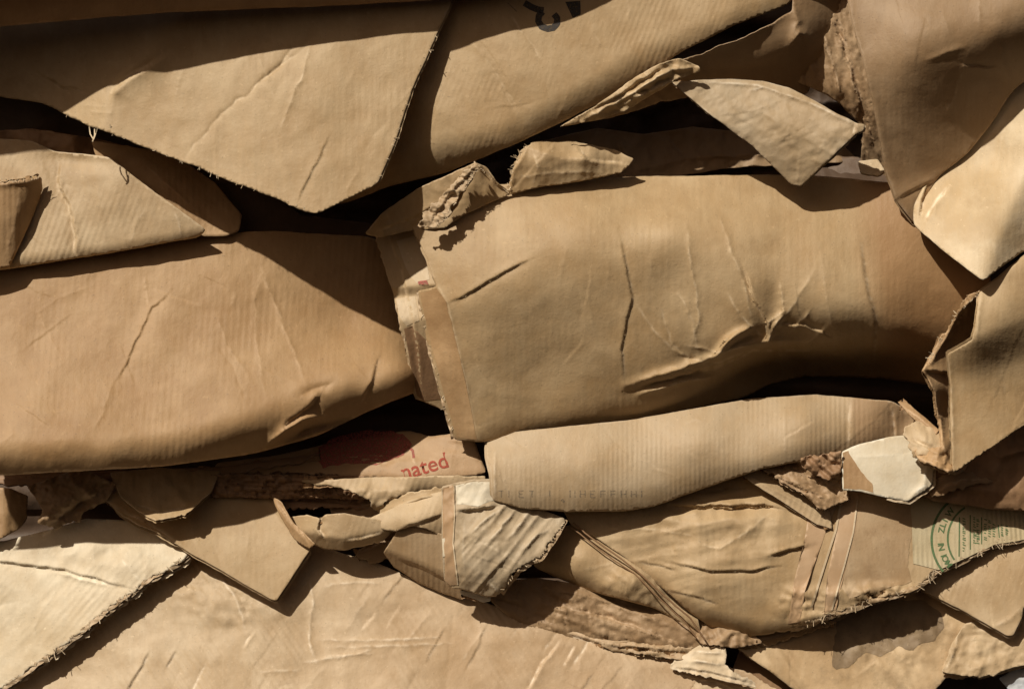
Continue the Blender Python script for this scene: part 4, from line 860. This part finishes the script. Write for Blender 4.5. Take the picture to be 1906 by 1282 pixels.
sheet('U', 'torn_carton', 'wide wrinkled panel with two tape strips and a green round seal at lower right', 'cardboard panel',
      [(1040, 930), (1200, 900), (1400, 860), (1560, 850), (1720, 880), (1900, 930), (2080, 960), (2080, 980), (1906, 1000, 2.6), (1850, 1010, 2.6), (1790, 1040, 2.8), (1740, 1062, 2.8), (1704, 1092, 2.8), (1640, 1110, 2.8), (1580, 1130, 2.8), (1500, 1162, 2), (1440, 1178), (1380, 1186), (1330, 1172), (1285, 1140), (1230, 1092), (1170, 1042), (1110, 1000), (1062, 978)],
      [(1040, 930, -40), (1200, 905, -30), (1400, 870, -30), (1560, 855, -40), (1720, 885, -12), (1900, 935, -12), (2080, 965, -30), (1906, 1000, 8), (1740, 1060, 22), (1580, 1128, 26), (1440, 1176, 6), (1330, 1170, -6), (1230, 1092, -4), (1110, 1000, -16), (1062, 978, -26), (1300, 1000, 2), (1450, 1050, 22), (1600, 1000, 14), (1750, 980, 4), (1300, 1090, 18)],
      'kraft_tan', [('roll', [(1240, 1080), (1320, 1130), (1420, 1152), (1500, 1146)], 22), ('sas', [(1240, 940), (1330, 942), (1420, 938), (1465, 948)], -8, 10, 2), ('sas', [(1080, 960), (1240, 925), (1400, 905)], 4, 10, 2), ('sas', [(1430, 1035), (1470, 1022), (1510, 1015)], -5, 9, 1.5), ('sas', [(1240, 1045), (1320, 1062), (1400, 1062), (1455, 1052)], -4.5, 5, 1.2), ('crease', [(1290, 1010), (1340, 1020), (1390, 990), (1440, 950)], 3, 6, 2), ('ridge', [(1200, 960), (1300, 975), (1420, 960), (1500, 980)], 8, 22, 2),
                    ('sas', [(1235, 1098), (1300, 1110), (1340, 1125)], -3, 4, 1.5), ('sas', [(1190, 1045), (1260, 1060)], -3, 4, 1.5), ('crease', [(1130, 985), (1230, 985), (1300, 1000)], 2, 5, 2), ('crumple', 6, 60, (1330, 980, 170, 70)), ('wrinkle', 3, 22, -10, (1300, 1000, 200, 120)), ('bend', [(1545, 1160), (1600, 920)], -.08, 10), ('bend', [(1690, 1100), (1700, 930)], -.05, 6),
                    ('crumple', 5, 12, (1640, 1105, 90, 20)), ('crumple', 4, 14, (1500, 1130, 60, 40))],
      wob=5, shift=(1, 5), r=12, group=CARD, g=4.2, T=7, camp=1.5)
decal('U', 'torn_facing', [[(1580, 925), (1640, 922), (1694, 930), (1697, 990), (1690, 1055), (1700, 1080), (1640, 1098), (1582, 1112), (1565, 1090), (1578, 1000)]], 'torn_tan', lift=.7, jag=2)
decal('U', 'tape_strip', [[(1512, 880), (1536, 876), (1560, 880), (1560, 930), (1530, 1010), (1498, 1100), (1490, 1158), (1466, 1160), (1478, 1080), (1500, 990)]], 'tape_mat', lift=1.2)
decal('U', 'tape_strip', [[(1568, 900), (1600, 905), (1592, 990), (1570, 1075), (1556, 1134), (1534, 1142), (1540, 1070), (1558, 985)]], 'tape_mat', lift=1.2)
decal('U', 'tape_ridge', [stroke([(1567, 925), (1556, 985), (1535, 1050), (1510, 1130)], 4)], 'kraft_pale', lift=3)
decal('U', 'tape_ridge', [stroke([(1596, 930), (1588, 990), (1572, 1050), (1548, 1135)], 3)], 'kraft_pale', lift=3)
decal('U', 'printed_label', [[(1695, 925), (1800, 925), (1900, 950), (2000, 965), (2000, 990), (1906, 1004), (1852, 1013), (1792, 1041), (1746, 1060), (1700, 1048)]], 'label_mat', lift=1.4, jag=.6)
torn_band('U', [(1480, 1166), (1500, 1162), (1580, 1131), (1640, 1112), (1704, 1092), (1742, 1062), (1790, 1040), (1850, 1011), (1906, 1001), (1980, 990)][::-1], 9, 9, -3.5, 'torn_dark', seed=6)
torn_band('U', [(1470, 1168), (1500, 1160), (1580, 1129), (1640, 1109), (1704, 1089), (1742, 1059), (1790, 1037), (1850, 1008), (1906, 998)][::-1], 8, 3, -1.0, 'torn_tan', seed=9)
_g = [stroke(arc(1826, 1004, 92, 92, 140, 232, 40), 4.4), stroke(arc(1832, 1002, 68, 68, 145, 238, 40), 3.6),
      stroke([(1786, 962), (1785, 1035)], 2.4), stroke([(1806, 958), (1806, 1022)], 2.2), stroke([(1827, 962), (1827, 1012)], 2.2), stroke([(1858, 976), (1860, 1000)], 2)]
def ringtext(t, R, a0, da, size, cx, cy):
    out = []
    for i, ch in enumerate(t):
        a = math.radians(a0 + da * i); 
        # letter baseline faces the centre, read upwards on the left side
        def pl(u, v, a=a):
            u -= size * .3; x = cx + (R + v) * math.cos(a) - u * math.sin(a); y = cy + (R + v) * math.sin(a) + u * math.cos(a); return (x, y)
        if ch != ' ': out.append(glyphs(ch, size, pl, .03))
    return out
_g += ringtext('MOINI ZLIW', 73, 143, 8.2, 16, 1829, 1003)
r_ = random.Random(5)
for gx, y0, y1 in ((1794, 964, 1024), (1814, 962, 1014), (1820, 966, 1012), (1834, 966, 1006), (1842, 968, 1004), (1850, 970, 1000), (1866, 976, 996), (1874, 978, 994)):
    yy = y0
    while yy < y1:
        l = r_.uniform(2, 6)
        if r_.random() < .85: _g.append(stroke([(gx - 2.5, yy), (gx + r_.uniform(.5, 3.5), yy + .4 * l)], 2.0, 2)); 
        yy += l
decal('U', 'round_seal', _g, 'ink_green', lift=2.0, label='green round printed seal')
# thin dark wires along the panel's left slope
def wire(key, pts, hs, rad, label, mat='kraft_gap_shade', name='thin_wire', cat='wire'):
    P = jitter_poly(pts, .8, 7, 3); par = np.linspace(0, 1, len(P)); hh = np.interp(par, np.linspace(0, 1, len(hs)), hs)
    C = to3d(P[:, 0], P[:, 1], hh); V, F = [], []
    for i, c in enumerate(C):
        t = C[min(i + 1, len(C) - 1)] - C[max(i - 1, 0)]; t = Vector(t).normalized(); u = t.cross(Vector((0, 1, 0))).normalized(); w = t.cross(u)
        for k in range(8): a = k * math.pi / 4; V.append(tuple(Vector(c) + (u * math.cos(a) + w * math.sin(a)) * rad * S))
    for i in range(len(C) - 1):
        for k in range(8): F.append((i * 8 + k, i * 8 + (k + 1) % 8, i * 8 + 8 + (k + 1) % 8, i * 8 + 8 + k))
    o = link(name, raw_mesh(name, V, F, MATS[mat], np.zeros((len(V), 2)))); o['label'] = label; o['category'] = cat; return o
wire('w1', [(1066, 972), (1100, 1000), (1150, 1034), (1190, 1066), (1240, 1112), (1285, 1150), (1312, 1190)], [-2, 8, 12, 14, 14, 12, 6], 1.6, 'upper of two thin rusty wires down the left slope of the taped panel', 'kraft_brown')
wire('w2', [(1062, 980), (1096, 1006), (1140, 1040), (1180, 1066), (1232, 1118), (1276, 1158), (1296, 1185)], [-2, 6, 10, 12, 12, 8, 2], 1.3, 'lower of two thin rusty wires down the left slope of the taped panel', 'kraft_brown')

sheet('AK', 'torn_strip', 'pale slanting strip with a dark underside below the right end of the curved ribbed panel', 'cardboard strip',
      [(1376, 880), (1400, 868), (1440, 886), (1500, 920), (1545, 950), (1550, 985), (1520, 975), (1460, 936), (1400, 898)],
      [(1376, 880, 6), (1400, 870, 0), (1545, 950, 4), (1550, 985, 20), (1460, 936, 22), (1400, 898, 20)], 'kraft_mid', [('ridge', [(1390, 885), (1460, 920), (1540, 965)], 7, 7, 1)], wob=1, r=2, g=3.4, group=CARD)
sheet('AK2', 'torn_layers', 'ragged brown torn layers right of the slanting strip, left of the tape', 'cardboard edges',
      [(1420, 872, 2), (1470, 850), (1570, 830), (1580, 930), (1530, 950), (1490, 915, 2.5), (1450, 895, 2.5)],
      [(1420, 872, -4), (1470, 850, -30), (1570, 830, -30), (1575, 925, -6), (1530, 945, 2), (1490, 915, 2), (1500, 880, -6)], 'torn_inside',
      [('crumple', 3, 20), ('layers', 2.4, 10, 28), ('sas', [(1440, 880), (1480, 905), (1530, 925)], -8, 8, 2.5), ('sas', [(1465, 868), (1500, 885), (1545, 895)], 6, 8, 2)], wob=4, g=3.6, group=CARD)
sheet('S', 'white_scrap', 'white card scrap with a tan corner under the crushed box end', 'card scrap',
      [(1567, 840), (1600, 826), (1660, 812), (1700, 808), (1724, 830), (1738, 870), (1736, 900, 1.5), (1720, 915, 1.5), (1692, 934, 1), (1650, 926), (1600, 914), (1568, 912)],
      [(1567, 840, 36), (1640, 816, 34), (1700, 808, 28), (1736, 880, 48), (1692, 932, 60), (1620, 918, 56), (1568, 912, 48), (1640, 870, 50)], 'white_card', [('ridge', [(1725, 870), (1720, 905), (1690, 930)], 5, 6, 2), ('bend', [(1580, 860), (1640, 850), (1730, 840)], -.1, 10), ('crease', [(1585, 850), (1690, 846)], 1.4, 3)],
      wob=2, g=4, group=CARD)
decal('S', 'tan_corner', [[(1569, 842), (1580, 838), (1584, 850), (1606, 880), (1622, 900), (1626, 917), (1600, 911), (1570, 909)]], 'kraft_orange', lift=.6, jag=1.6)
torn_band('S', [(1738, 872), (1736, 902), (1720, 916), (1692, 934), (1650, 926)], 4, 4, -1.5, 'grey_card', seed=8)
sheet('S2', 'crumpled_scrap', 'crumpled bits of pale paper jammed between the white scrap and the crushed box opening', 'paper scrap',
      [(1682, 800, 2.5), (1710, 785, 2), (1745, 800, 2), (1765, 840), (1780, 878, 2), (1748, 880, 2.5), (1712, 862, 2.5), (1690, 830, 2.5)],
      [(1682, 800, 50), (1745, 800, 50), (1780, 878, 66), (1712, 862, 72), (1730, 830, 76)], 'kraft_mid', [('crumple', 4, 26), ('sas', [(1690, 815), (1730, 835), (1765, 870)], 8, 7, 2.5), ('sas', [(1700, 845), (1735, 855), (1770, 878)], -7, 6, 2.5)], wob=1, g=3, group=CARD)
sheet('S3', 'cardboard_sliver', 'two ended tan sliver pointing at the torn wall above the crumpled paper', 'cardboard scrap',
      [(1670, 746), (1690, 750), (1722, 776), (1748, 800), (1742, 810), (1716, 794), (1690, 770)], [(1670, 746, 20), (1748, 800, 62), (1716, 794, 54), (1690, 752, 26)], 'kraft_orange', [('ridge', [(1680, 754), (1744, 803)], 5, 4, .5)], wob=1, g=3.4, r=2, group=CARD)
sheet('T', 'shadowed_sheet', 'dark shadowed sheet with one pale lit edge below the crushed box end', 'cardboard',
      [(1700, 880), (1760, 850), (1850, 800), (2080, 740), (2080, 960), (1906, 950), (1850, 948), (1740, 932), (1710, 920)],
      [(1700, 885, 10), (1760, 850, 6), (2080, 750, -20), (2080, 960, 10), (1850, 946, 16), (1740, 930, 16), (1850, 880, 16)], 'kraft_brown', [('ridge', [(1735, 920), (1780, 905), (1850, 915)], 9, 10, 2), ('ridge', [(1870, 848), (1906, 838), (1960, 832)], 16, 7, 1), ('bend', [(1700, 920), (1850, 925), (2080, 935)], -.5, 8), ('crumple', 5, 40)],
      wob=4, group=CARD)
sheet('AL', 'cardboard_corner', 'smooth tan triangular corner below the ragged seal edge at the right border', 'cardboard flap',
      [(1690, 1080), (1760, 1030), (1906, 985), (2080, 940), (2080, 1060), (1904, 1130), (1902, 1150), (1886, 1182), (1874, 1182), (1800, 1140), (1718, 1098)],
      [(1690, 1080, -50), (1760, 1030, -50), (2080, 950, -50), (2080, 1060, -20), (1904, 1130, -8), (1880, 1180, -2), (1800, 1140, -14), (1718, 1098, -30), (1830, 1080, -20)], 'kraft_mid', [('ridge', [(1850, 1165), (1882, 1150), (1900, 1130)], 3, 6, 1)], wob=4, shift=(1, 4), group=CARD)
sheet('AM', 'stained_sheet', 'scuffed tan sheet with a dark torn stain and painted shadow at bottom right', 'cardboard',
      [(1372, 1206), (1400, 1196), (1500, 1150), (1600, 1090), (1760, 1060), (1960, 1060), (2080, 1100), (2080, 1225), (1906, 1240, 1.2), (1830, 1262, 2), (1760, 1262, 1.6), (1700, 1330), (1560, 1400), (1500, 1300), (1440, 1254)],
      [(1372, 1206, -44), (1500, 1150, -60), (1600, 1090, -80), (1760, 1060, -80), (2080, 1100, -80), (2080, 1225, -50), (1906, 1240, -40), (1760, 1262, -34), (1560, 1400, -10), (1500, 1300, -30), (1440, 1254, -36), (1600, 1220, -44), (1750, 1170, -56)],
      'stained', [('crumple', 4, 30, (1680, 1180, 160, 70)), ('roll', [(1372, 1212), (1440, 1236), (1530, 1290), (1600, 1380)], 40), ('sas', [(1755, 1255), (1770, 1215), (1790, 1170)], 4, 8, 2), ('crease', [(1600, 1180), (1700, 1240)], 1.5, 4), ('wrinkle', 3, 30, 60)],
      wob=5, group=CARD)
def blotch(cx, cy, rx, ry, n, seed, jag=.22):
    r = random.Random(seed); P = []
    for k in range(n):
        a = 2 * math.pi * k / n; q = 1 + jag * (r.random() - .5) * 2 * (1 if k % 2 else .6); P.append((cx + rx * q * math.cos(a), cy + ry * q * math.sin(a)))
    return P
decal('AM', 'stain_and_shadow', [[(1556, 1160), (1600, 1130), (1660, 1112), (1720, 1118), (1750, 1140), (1756, 1168), (1740, 1192), (1715, 1196), (1700, 1210), (1672, 1204), (1640, 1222), (1610, 1212), (1580, 1240), (1555, 1246), (1548, 1236), (1554, 1200)]], 'torn_dark', lift=.6, jag=3)  # torn brown stain that also paints in the shadow of the panel edge above
sheet('AN', 'torn_sheet', 'scuffed pale sheet under the stained one at the lower right border', 'cardboard',
      [(1752, 1250, 1.5), (1770, 1200), (1795, 1160), (1850, 1150), (2080, 1150), (2080, 1225), (1906, 1238, 1.4), (1868, 1244, 2), (1845, 1260, 2), (1800, 1256, 1.6)],
      [(1752, 1250, -24), (1795, 1160, -46), (2080, 1150, -60), (2080, 1225, -30), (1906, 1238, -24), (1845, 1258, -20), (1850, 1200, -34)], 'kraft_mid', [('ridge', [(1785, 1165), (1775, 1210), (1758, 1250)], 5, 6, 2), ('crumple', 4, 24)], wob=3, g=4, group=CARD)
sheet('AO', 'cardboard_sheet', 'dark brown sheet slanting down to the bottom border below the small black hole', 'cardboard',
      [(1380, 1200), (1460, 1240), (1560, 1290), (1620, 1420), (1400, 1420), (1380, 1290), (1360, 1255)], [(1380, 1200, -90), (1560, 1290, -90), (1620, 1420, -80), (1400, 1420, -50), (1370, 1260, -60)], 'kraft_brown', [('wrinkle', 5, 20, 30)], wob=4, group=CARD)
sheet('AO2', 'frayed_paper', 'frayed pale paper curls beside the small black hole at bottom centre', 'paper scrap',
      [(1284, 1212, 1.5), (1310, 1196, 1.5), (1350, 1206, 2), (1352, 1222, 2), (1346, 1236, 2), (1358, 1248, 2), (1400, 1262, 2), (1410, 1280), (1330, 1262, 2), (1250, 1245, 2), (1246, 1236, 2)],
      [(1284, 1212, -20), (1310, 1196, -30), (1350, 1206, -22), (1346, 1236, -8), (1405, 1275, -4), (1250, 1244, -16), (1310, 1230, -8)], 'kraft_pale',
      [('ridge', [(1295, 1212), (1345, 1214)], 8, 5, 1.5), ('ridge', [(1290, 1228), (1345, 1236)], 8, 4, 1.5), ('sas', [(1250, 1240), (1330, 1252), (1400, 1272)], -6, 6, 1.5), ('crumple', 2.5, 22)], wob=2, g=3.2, core=False, group=CARD)
sheet('AP', 'layered_edge', 'brown torn layers crossing the bottom border right of centre', 'cardboard edges',
      [(1180, 1246, 2), (1260, 1246, 2), (1340, 1264, 2), (1440, 1292, 2), (1480, 1420), (1180, 1420)], [(1180, 1246, -34), (1340, 1264, -22), (1440, 1292, -18), (1480, 1420, 20), (1180, 1420, 0)], 'kraft_pink', [('sas', [(1250, 1252), (1330, 1270), (1420, 1300)], -6, 7, 2), ('wrinkle', 4, 16, 14)], wob=3, g=4, core=False, group=CARD)
sheet('AP2', 'torn_strip', 'small brown torn piece between the wires and the black hole', 'cardboard scrap',
      [(1270, 1150), (1320, 1150), (1400, 1175), (1420, 1195), (1372, 1206), (1338, 1202, 2), (1305, 1198, 2), (1290, 1180)], [(1270, 1150, -50), (1320, 1150, -50), (1420, 1190, -40), (1370, 1204, -26), (1305, 1198, -26), (1340, 1180, -24)], 'torn_inside', [('crumple', 6, 16)], wob=2, g=3.4, group=CARD)

# ================================================================ the taped paper flap
sheet('AJ', 'paper_flap', 'crinkled paper flap with rounded ragged edge and tape down its left side', 'paper flap',
      [(822, 905), (846, 898), (880, 892), (925, 890), (930, 935), (1000, 945), (1052, 964, 2.4), (1040, 985, 2.6), (1028, 1005, 2.6), (1005, 1036, 2.6), (985, 1046, 2.6), (962, 1062, 2.2), (945, 1085, 2), (932, 1102, 2), (912, 1110, 1.2), (840, 1092), (826, 1080), (822, 1000)],
      [(822, 905, 34), (846, 898, 36), (925, 892, 34), (1000, 945, 20), (1052, 964, 22), (1005, 1036, 54), (960, 1062, 58), (925, 1102, 44), (912, 1110, 40), (840, 1092, 34), (822, 1000, 44), (880, 940, 48), (920, 1000, 62), (880, 1060, 58)],
      'grey_card', [('sas', [(848, 952), (890, 948), (930, 940)], -6, 9, 1.5), ('ridge', [(905, 1010), (930, 985), (955, 950)], 7, 5, 2), ('ridge', [(880, 990), (905, 965), (935, 946)], 6, 5, 2), ('ridge', [(950, 1000), (970, 970), (985, 950)], 5, 5, 2), ('ridge', [(975, 1020), (1000, 995), (1025, 985)], 6, 6, 2), ('crumple', 1.8, 24), ('crease', [(865, 960), (862, 1030), (866, 1090)], 1.6, 3, 1),
                    ('bend', [(830, 1062), (900, 1080), (960, 1062)], -.5, 10), ('ridge', [(912, 1085), (925, 1100), (932, 1108)], 5, 4, 1), ('wrinkle', 4, 20, -50)],
      wob=2, g=3.4, T=4, core=False, scr=22, camp=1.3, group=CARD)
torn_band('AJ', [(1052, 966), (1040, 987), (1028, 1007), (1005, 1038), (985, 1048), (962, 1064), (945, 1087), (932, 1103)], 6, 5, -2.5, 'torn_tan', seed=5)
decal('AJ', 'tape_strip', [[(824, 908), (845, 902), (846, 950), (843, 1000), (852, 1088), (838, 1089), (828, 1080), (824, 1000)]], 'tape_mat', lift=1.0)
decal('AJ', 'tape_patch', [[(848, 903), (880, 896), (916, 896), (920, 930), (890, 942), (850, 938)]], 'white_card', lift=1.0)
decal('AJ', 'white_tab', [[(823, 1002), (828, 1001), (828, 1035), (824, 1036)]], 'white_card', lift=1.6)
decal('AJ', 'tape_ridge', [stroke([(845, 902), (846, 960), (843, 1010), (852, 1088)], 2.4)], 'kraft_pale', lift=2)
sheet('AJ2', 'torn_scrap', 'tiny white scrap peeking out below the taped paper flap', 'paper scrap',
      [(855, 1098), (912, 1106), (914, 1118), (900, 1120), (858, 1106)], [(855, 1098, 0), (912, 1106, 10), (900, 1120, 12), (858, 1106, 6)], 'white_card', wob=1, g=3.4, T=3, group=CARD)

# more thin plies packed into the lower gaps
sheet('G1', 'thin_ply', 'dark thin ply lying flat just under the fringe of layered edges', 'cardboard edges',
      [(395, 926, 1), (560, 922, 1), (700, 930, 1), (700, 948, 2), (600, 944, 2), (500, 950, 2), (420, 940, 2)], [(395, 926, -74), (700, 930, -76), (700, 948, -70), (420, 940, -68)], 'kraft_brown', [('sas', [(400, 934), (560, 932), (700, 940)], 5, 4, 1)], wob=1, g=3.4, group=CARD)
sheet('G2', 'torn_ply', 'small brown ply between the boxy scrap and the brown wedge', 'cardboard scrap',
      [(690, 1000, 2), (728, 985, 2), (748, 1000, 2), (730, 1040, 2.4), (700, 1050, 2.4), (660, 1034, 2.4)], [(690, 1000, -40), (748, 1000, -36), (700, 1050, -46), (660, 1034, -50)], 'kraft_dull', [('sas', [(670, 1030), (710, 1010), (745, 1004)], 5, 6, 1)], wob=1, g=3.4, r=2, group=CARD)
sheet('G3', 'torn_ply', 'brown ply with a torn lip tucked behind the left side of the diamond flap', 'cardboard edges',
      [(95, 905), (240, 890), (320, 930), (345, 985, 1.6), (300, 978, 2.2), (240, 950, 2.2), (196, 932, 2.2), (140, 930, 2)], [(95, 905, -90), (240, 890, -90), (345, 985, -50), (240, 950, -62), (140, 930, -80)], 'torn_tan', [('sas', [(150, 915), (240, 935), (330, 975)], 5, 6, 1.5)], wob=1, g=3.6, r=2, group=CARD)
sheet('G4', 'torn_ply', 'crumpled strip running above the paper flap towards the red lettered scrap', 'cardboard strip',
      [(700, 934, 2), (770, 915, 2), (850, 902, 1), (880, 908), (868, 922, 1.6), (800, 934, 2), (740, 956, 2.4), (712, 966, 2.4)], [(700, 934, -20), (880, 908, 8), (868, 922, 4), (740, 956, 2), (790, 925, 14)], 'kraft_tan', [('ridge', [(720, 948), (790, 926), (866, 912)], 7, 5, 2)], wob=1, g=3.2, r=2, core=False, group=CARD)
sheet('G5', 'torn_ply', 'frayed brown ply beneath the brown torn strip at bottom centre', 'cardboard strip',
      [(1100, 1190, 1.5), (1200, 1196, 2), (1290, 1204, 2.4), (1300, 1226, 2.4), (1240, 1226, 2), (1140, 1210, 1.5)], [(1100, 1190, -50), (1290, 1204, -30), (1300, 1226, -28), (1140, 1210, -40)], 'torn_tan', [('sas', [(1120, 1200), (1210, 1208), (1296, 1216)], -6, 5, 1.5), ('layers', 1.6, 8, 8)], wob=1, g=3.2, r=2, group=CARD)
sheet('G6', 'thin_ply', 'long dark ply just under the lower edge of the warm brown panel at left', 'cardboard edges',
      [(-100, 880), (200, 876), (420, 868), (600, 842, 1), (560, 862, 2), (430, 880, 2), (230, 892, 2), (60, 902, 2), (-100, 905)], [(-100, 880, -60), (200, 876, -64), (600, 842, -80), (430, 880, -56), (60, 902, -50), (-100, 905, -50)], 'kraft_brown', [('sas', [(-60, 893), (230, 885), (560, 852)], 5, 5, 1)], wob=1, g=4, group=CARD)
sheet('G7', 'torn_ply', 'rough edged ply showing under the pointed end of the wide wrinkled sheet', 'cardboard edges',
      [(1360, 1190, 1), (1460, 1166, 1), (1530, 1150, 1), (1560, 1156, 2), (1500, 1180, 2.4), (1430, 1200, 2.4), (1380, 1214, 2)], [(1360, 1190, -30), (1530, 1150, -26), (1500, 1180, -34), (1380, 1214, -40)], 'kraft_dull', [('sas', [(1370, 1204), (1450, 1182), (1540, 1154)], 5, 5, 1.5)], wob=1, g=3.4, r=2, group=CARD)
sheet('G8', 'torn_ply', 'dark torn ply at the top of the tape strips below the curved ribbed piece', 'cardboard scrap',
      [(1490, 852, 2), (1530, 844, 2), (1566, 838, 1), (1566, 880, 2), (1545, 892, 2.6), (1515, 886, 2.6), (1496, 872, 2.4)], [(1490, 852, 10), (1566, 838, 14), (1545, 892, 14), (1500, 875, 8)], 'kraft_brown', [('layers', 2.4, 9, 40), ('crumple', 5, 14)], wob=1, g=3, r=2, core=False, group=CARD)
sheet('G9', 'torn_ply', 'torn ply wedged between the white scrap and the dark shadowed sheet', 'cardboard scrap',
      [(1726, 900, 2), (1760, 884, 2), (1800, 880, 2), (1850, 896, 2), (1800, 906, 2.4), (1760, 920, 2.4), (1730, 926, 2)], [(1726, 900, 30), (1800, 880, 34), (1850, 896, 30), (1730, 926, 32), (1780, 900, 44)], 'kraft_dull', [('sas', [(1735, 915), (1790, 895), (1840, 894)], 6, 6, 2)], wob=1, g=3.2, r=2, core=False, group=CARD)

sheet('AQ', 'grey_scrap', 'pale blue grey scrap poking out in the bottom right corner', 'plastic scrap',
      [(1858, 1262, 1), (1884, 1246, 1), (2000, 1240), (2000, 1340), (1900, 1340), (1884, 1290, 1)], [(1858, 1262, -50), (2000, 1240, -60), (2000, 1340, -30), (1900, 1340, -30)], 'blue_grey', [('crumple', 5, 22)], wob=1, g=4, core=False, group='loose scraps caught in the bale')
# loose fibres along the torn edges
def fibres(key, line, n, seed, lmin=5, lmax=16, side=1, mat='kraft_pale'):
    r = random.Random(seed); P = jitter_poly(line, 1, 4, seed); Vs, Fs, c = [], [], 0
    for _ in range(n):
        i = r.randrange(1, len(P) - 1); t = P[i + 1] - P[i - 1]; t = t / max(np.hypot(*t), 1e-6); nn = np.array([-t[1], t[0]]) * side
        L = r.uniform(lmin, lmax); d = nn * r.uniform(.4, 1) + t * r.uniform(-1, 1); d /= np.hypot(*d); q = nn * r.uniform(-.6, .6)
        pts = [P[i] - nn * 3 + d * L * k + q * L * k * k for k in (0, .35, .7, 1)]
        V2, F = stroke(pts, r.uniform(.7, 1.5), 2.5)
        h = SHEETS[key]['H'](V2[:, 0], V2[:, 1]) * 0 + float(SHEETS[key]['H'](P[i][0], P[i][1])) + 1 + r.uniform(-2, 5) * np.hypot(V2[:, 0] - P[i][0], V2[:, 1] - P[i][1]) / L
        Vs.append(to3d(V2[:, 0], V2[:, 1], h)); Fs += [tuple(int(a) + c for a in f) for f in F]; c += len(V2)
    V = np.concatenate(Vs); o = link('torn_fibres', raw_mesh('torn_fibres', V, Fs, MATS[mat], np.c_[V[:, 0], V[:, 2]] / S / 1000), SHEETS[key]['root']); o['kind'] = 'stuff'
fibres('Z', [(8, 1276), (60, 1240), (170, 1158), (232, 1108), (272, 1080), (342, 1038)], 40, 1, side=1)
fibres('U', [(1500, 1162), (1580, 1130), (1640, 1110), (1704, 1092), (1740, 1062), (1790, 1040), (1850, 1010), (1906, 1000)], 60, 2, side=1)
fibres('B', [(592, 398), (400, 325), (168, 236), (80, 192)][::-1], 26, 3, 3, 9, side=1)
fibres('B', [(703, 340), (735, 262), (765, 170), (835, 14)][::-1], 22, 8, 3, 8, side=-1)
fibres('AJ', [(1052, 964), (1028, 1005), (1005, 1036), (962, 1062), (932, 1102)], 26, 4, 4, 10, side=1)
fibres('O', [(885, 303), (925, 340), (946, 356), (958, 300), (988, 264)], 30, 5, 4, 12, side=-1)
fibres('O2', [(893, 310), (872, 336), (850, 372), (832, 404), (808, 424)], 40, 6, 5, 13, side=1)
fibres('J', [(-20, 338), (20, 336), (78, 330)], 24, 7, 4, 10, side=-1)
fibres('R2', [(1826, 540), (1782, 580), (1752, 626), (1718, 690)], 26, 9, 4, 10, side=1)
fibres('M', [(846, 818), (818, 720), (795, 630), (777, 541)], 22, 10, 3, 8, side=-1)
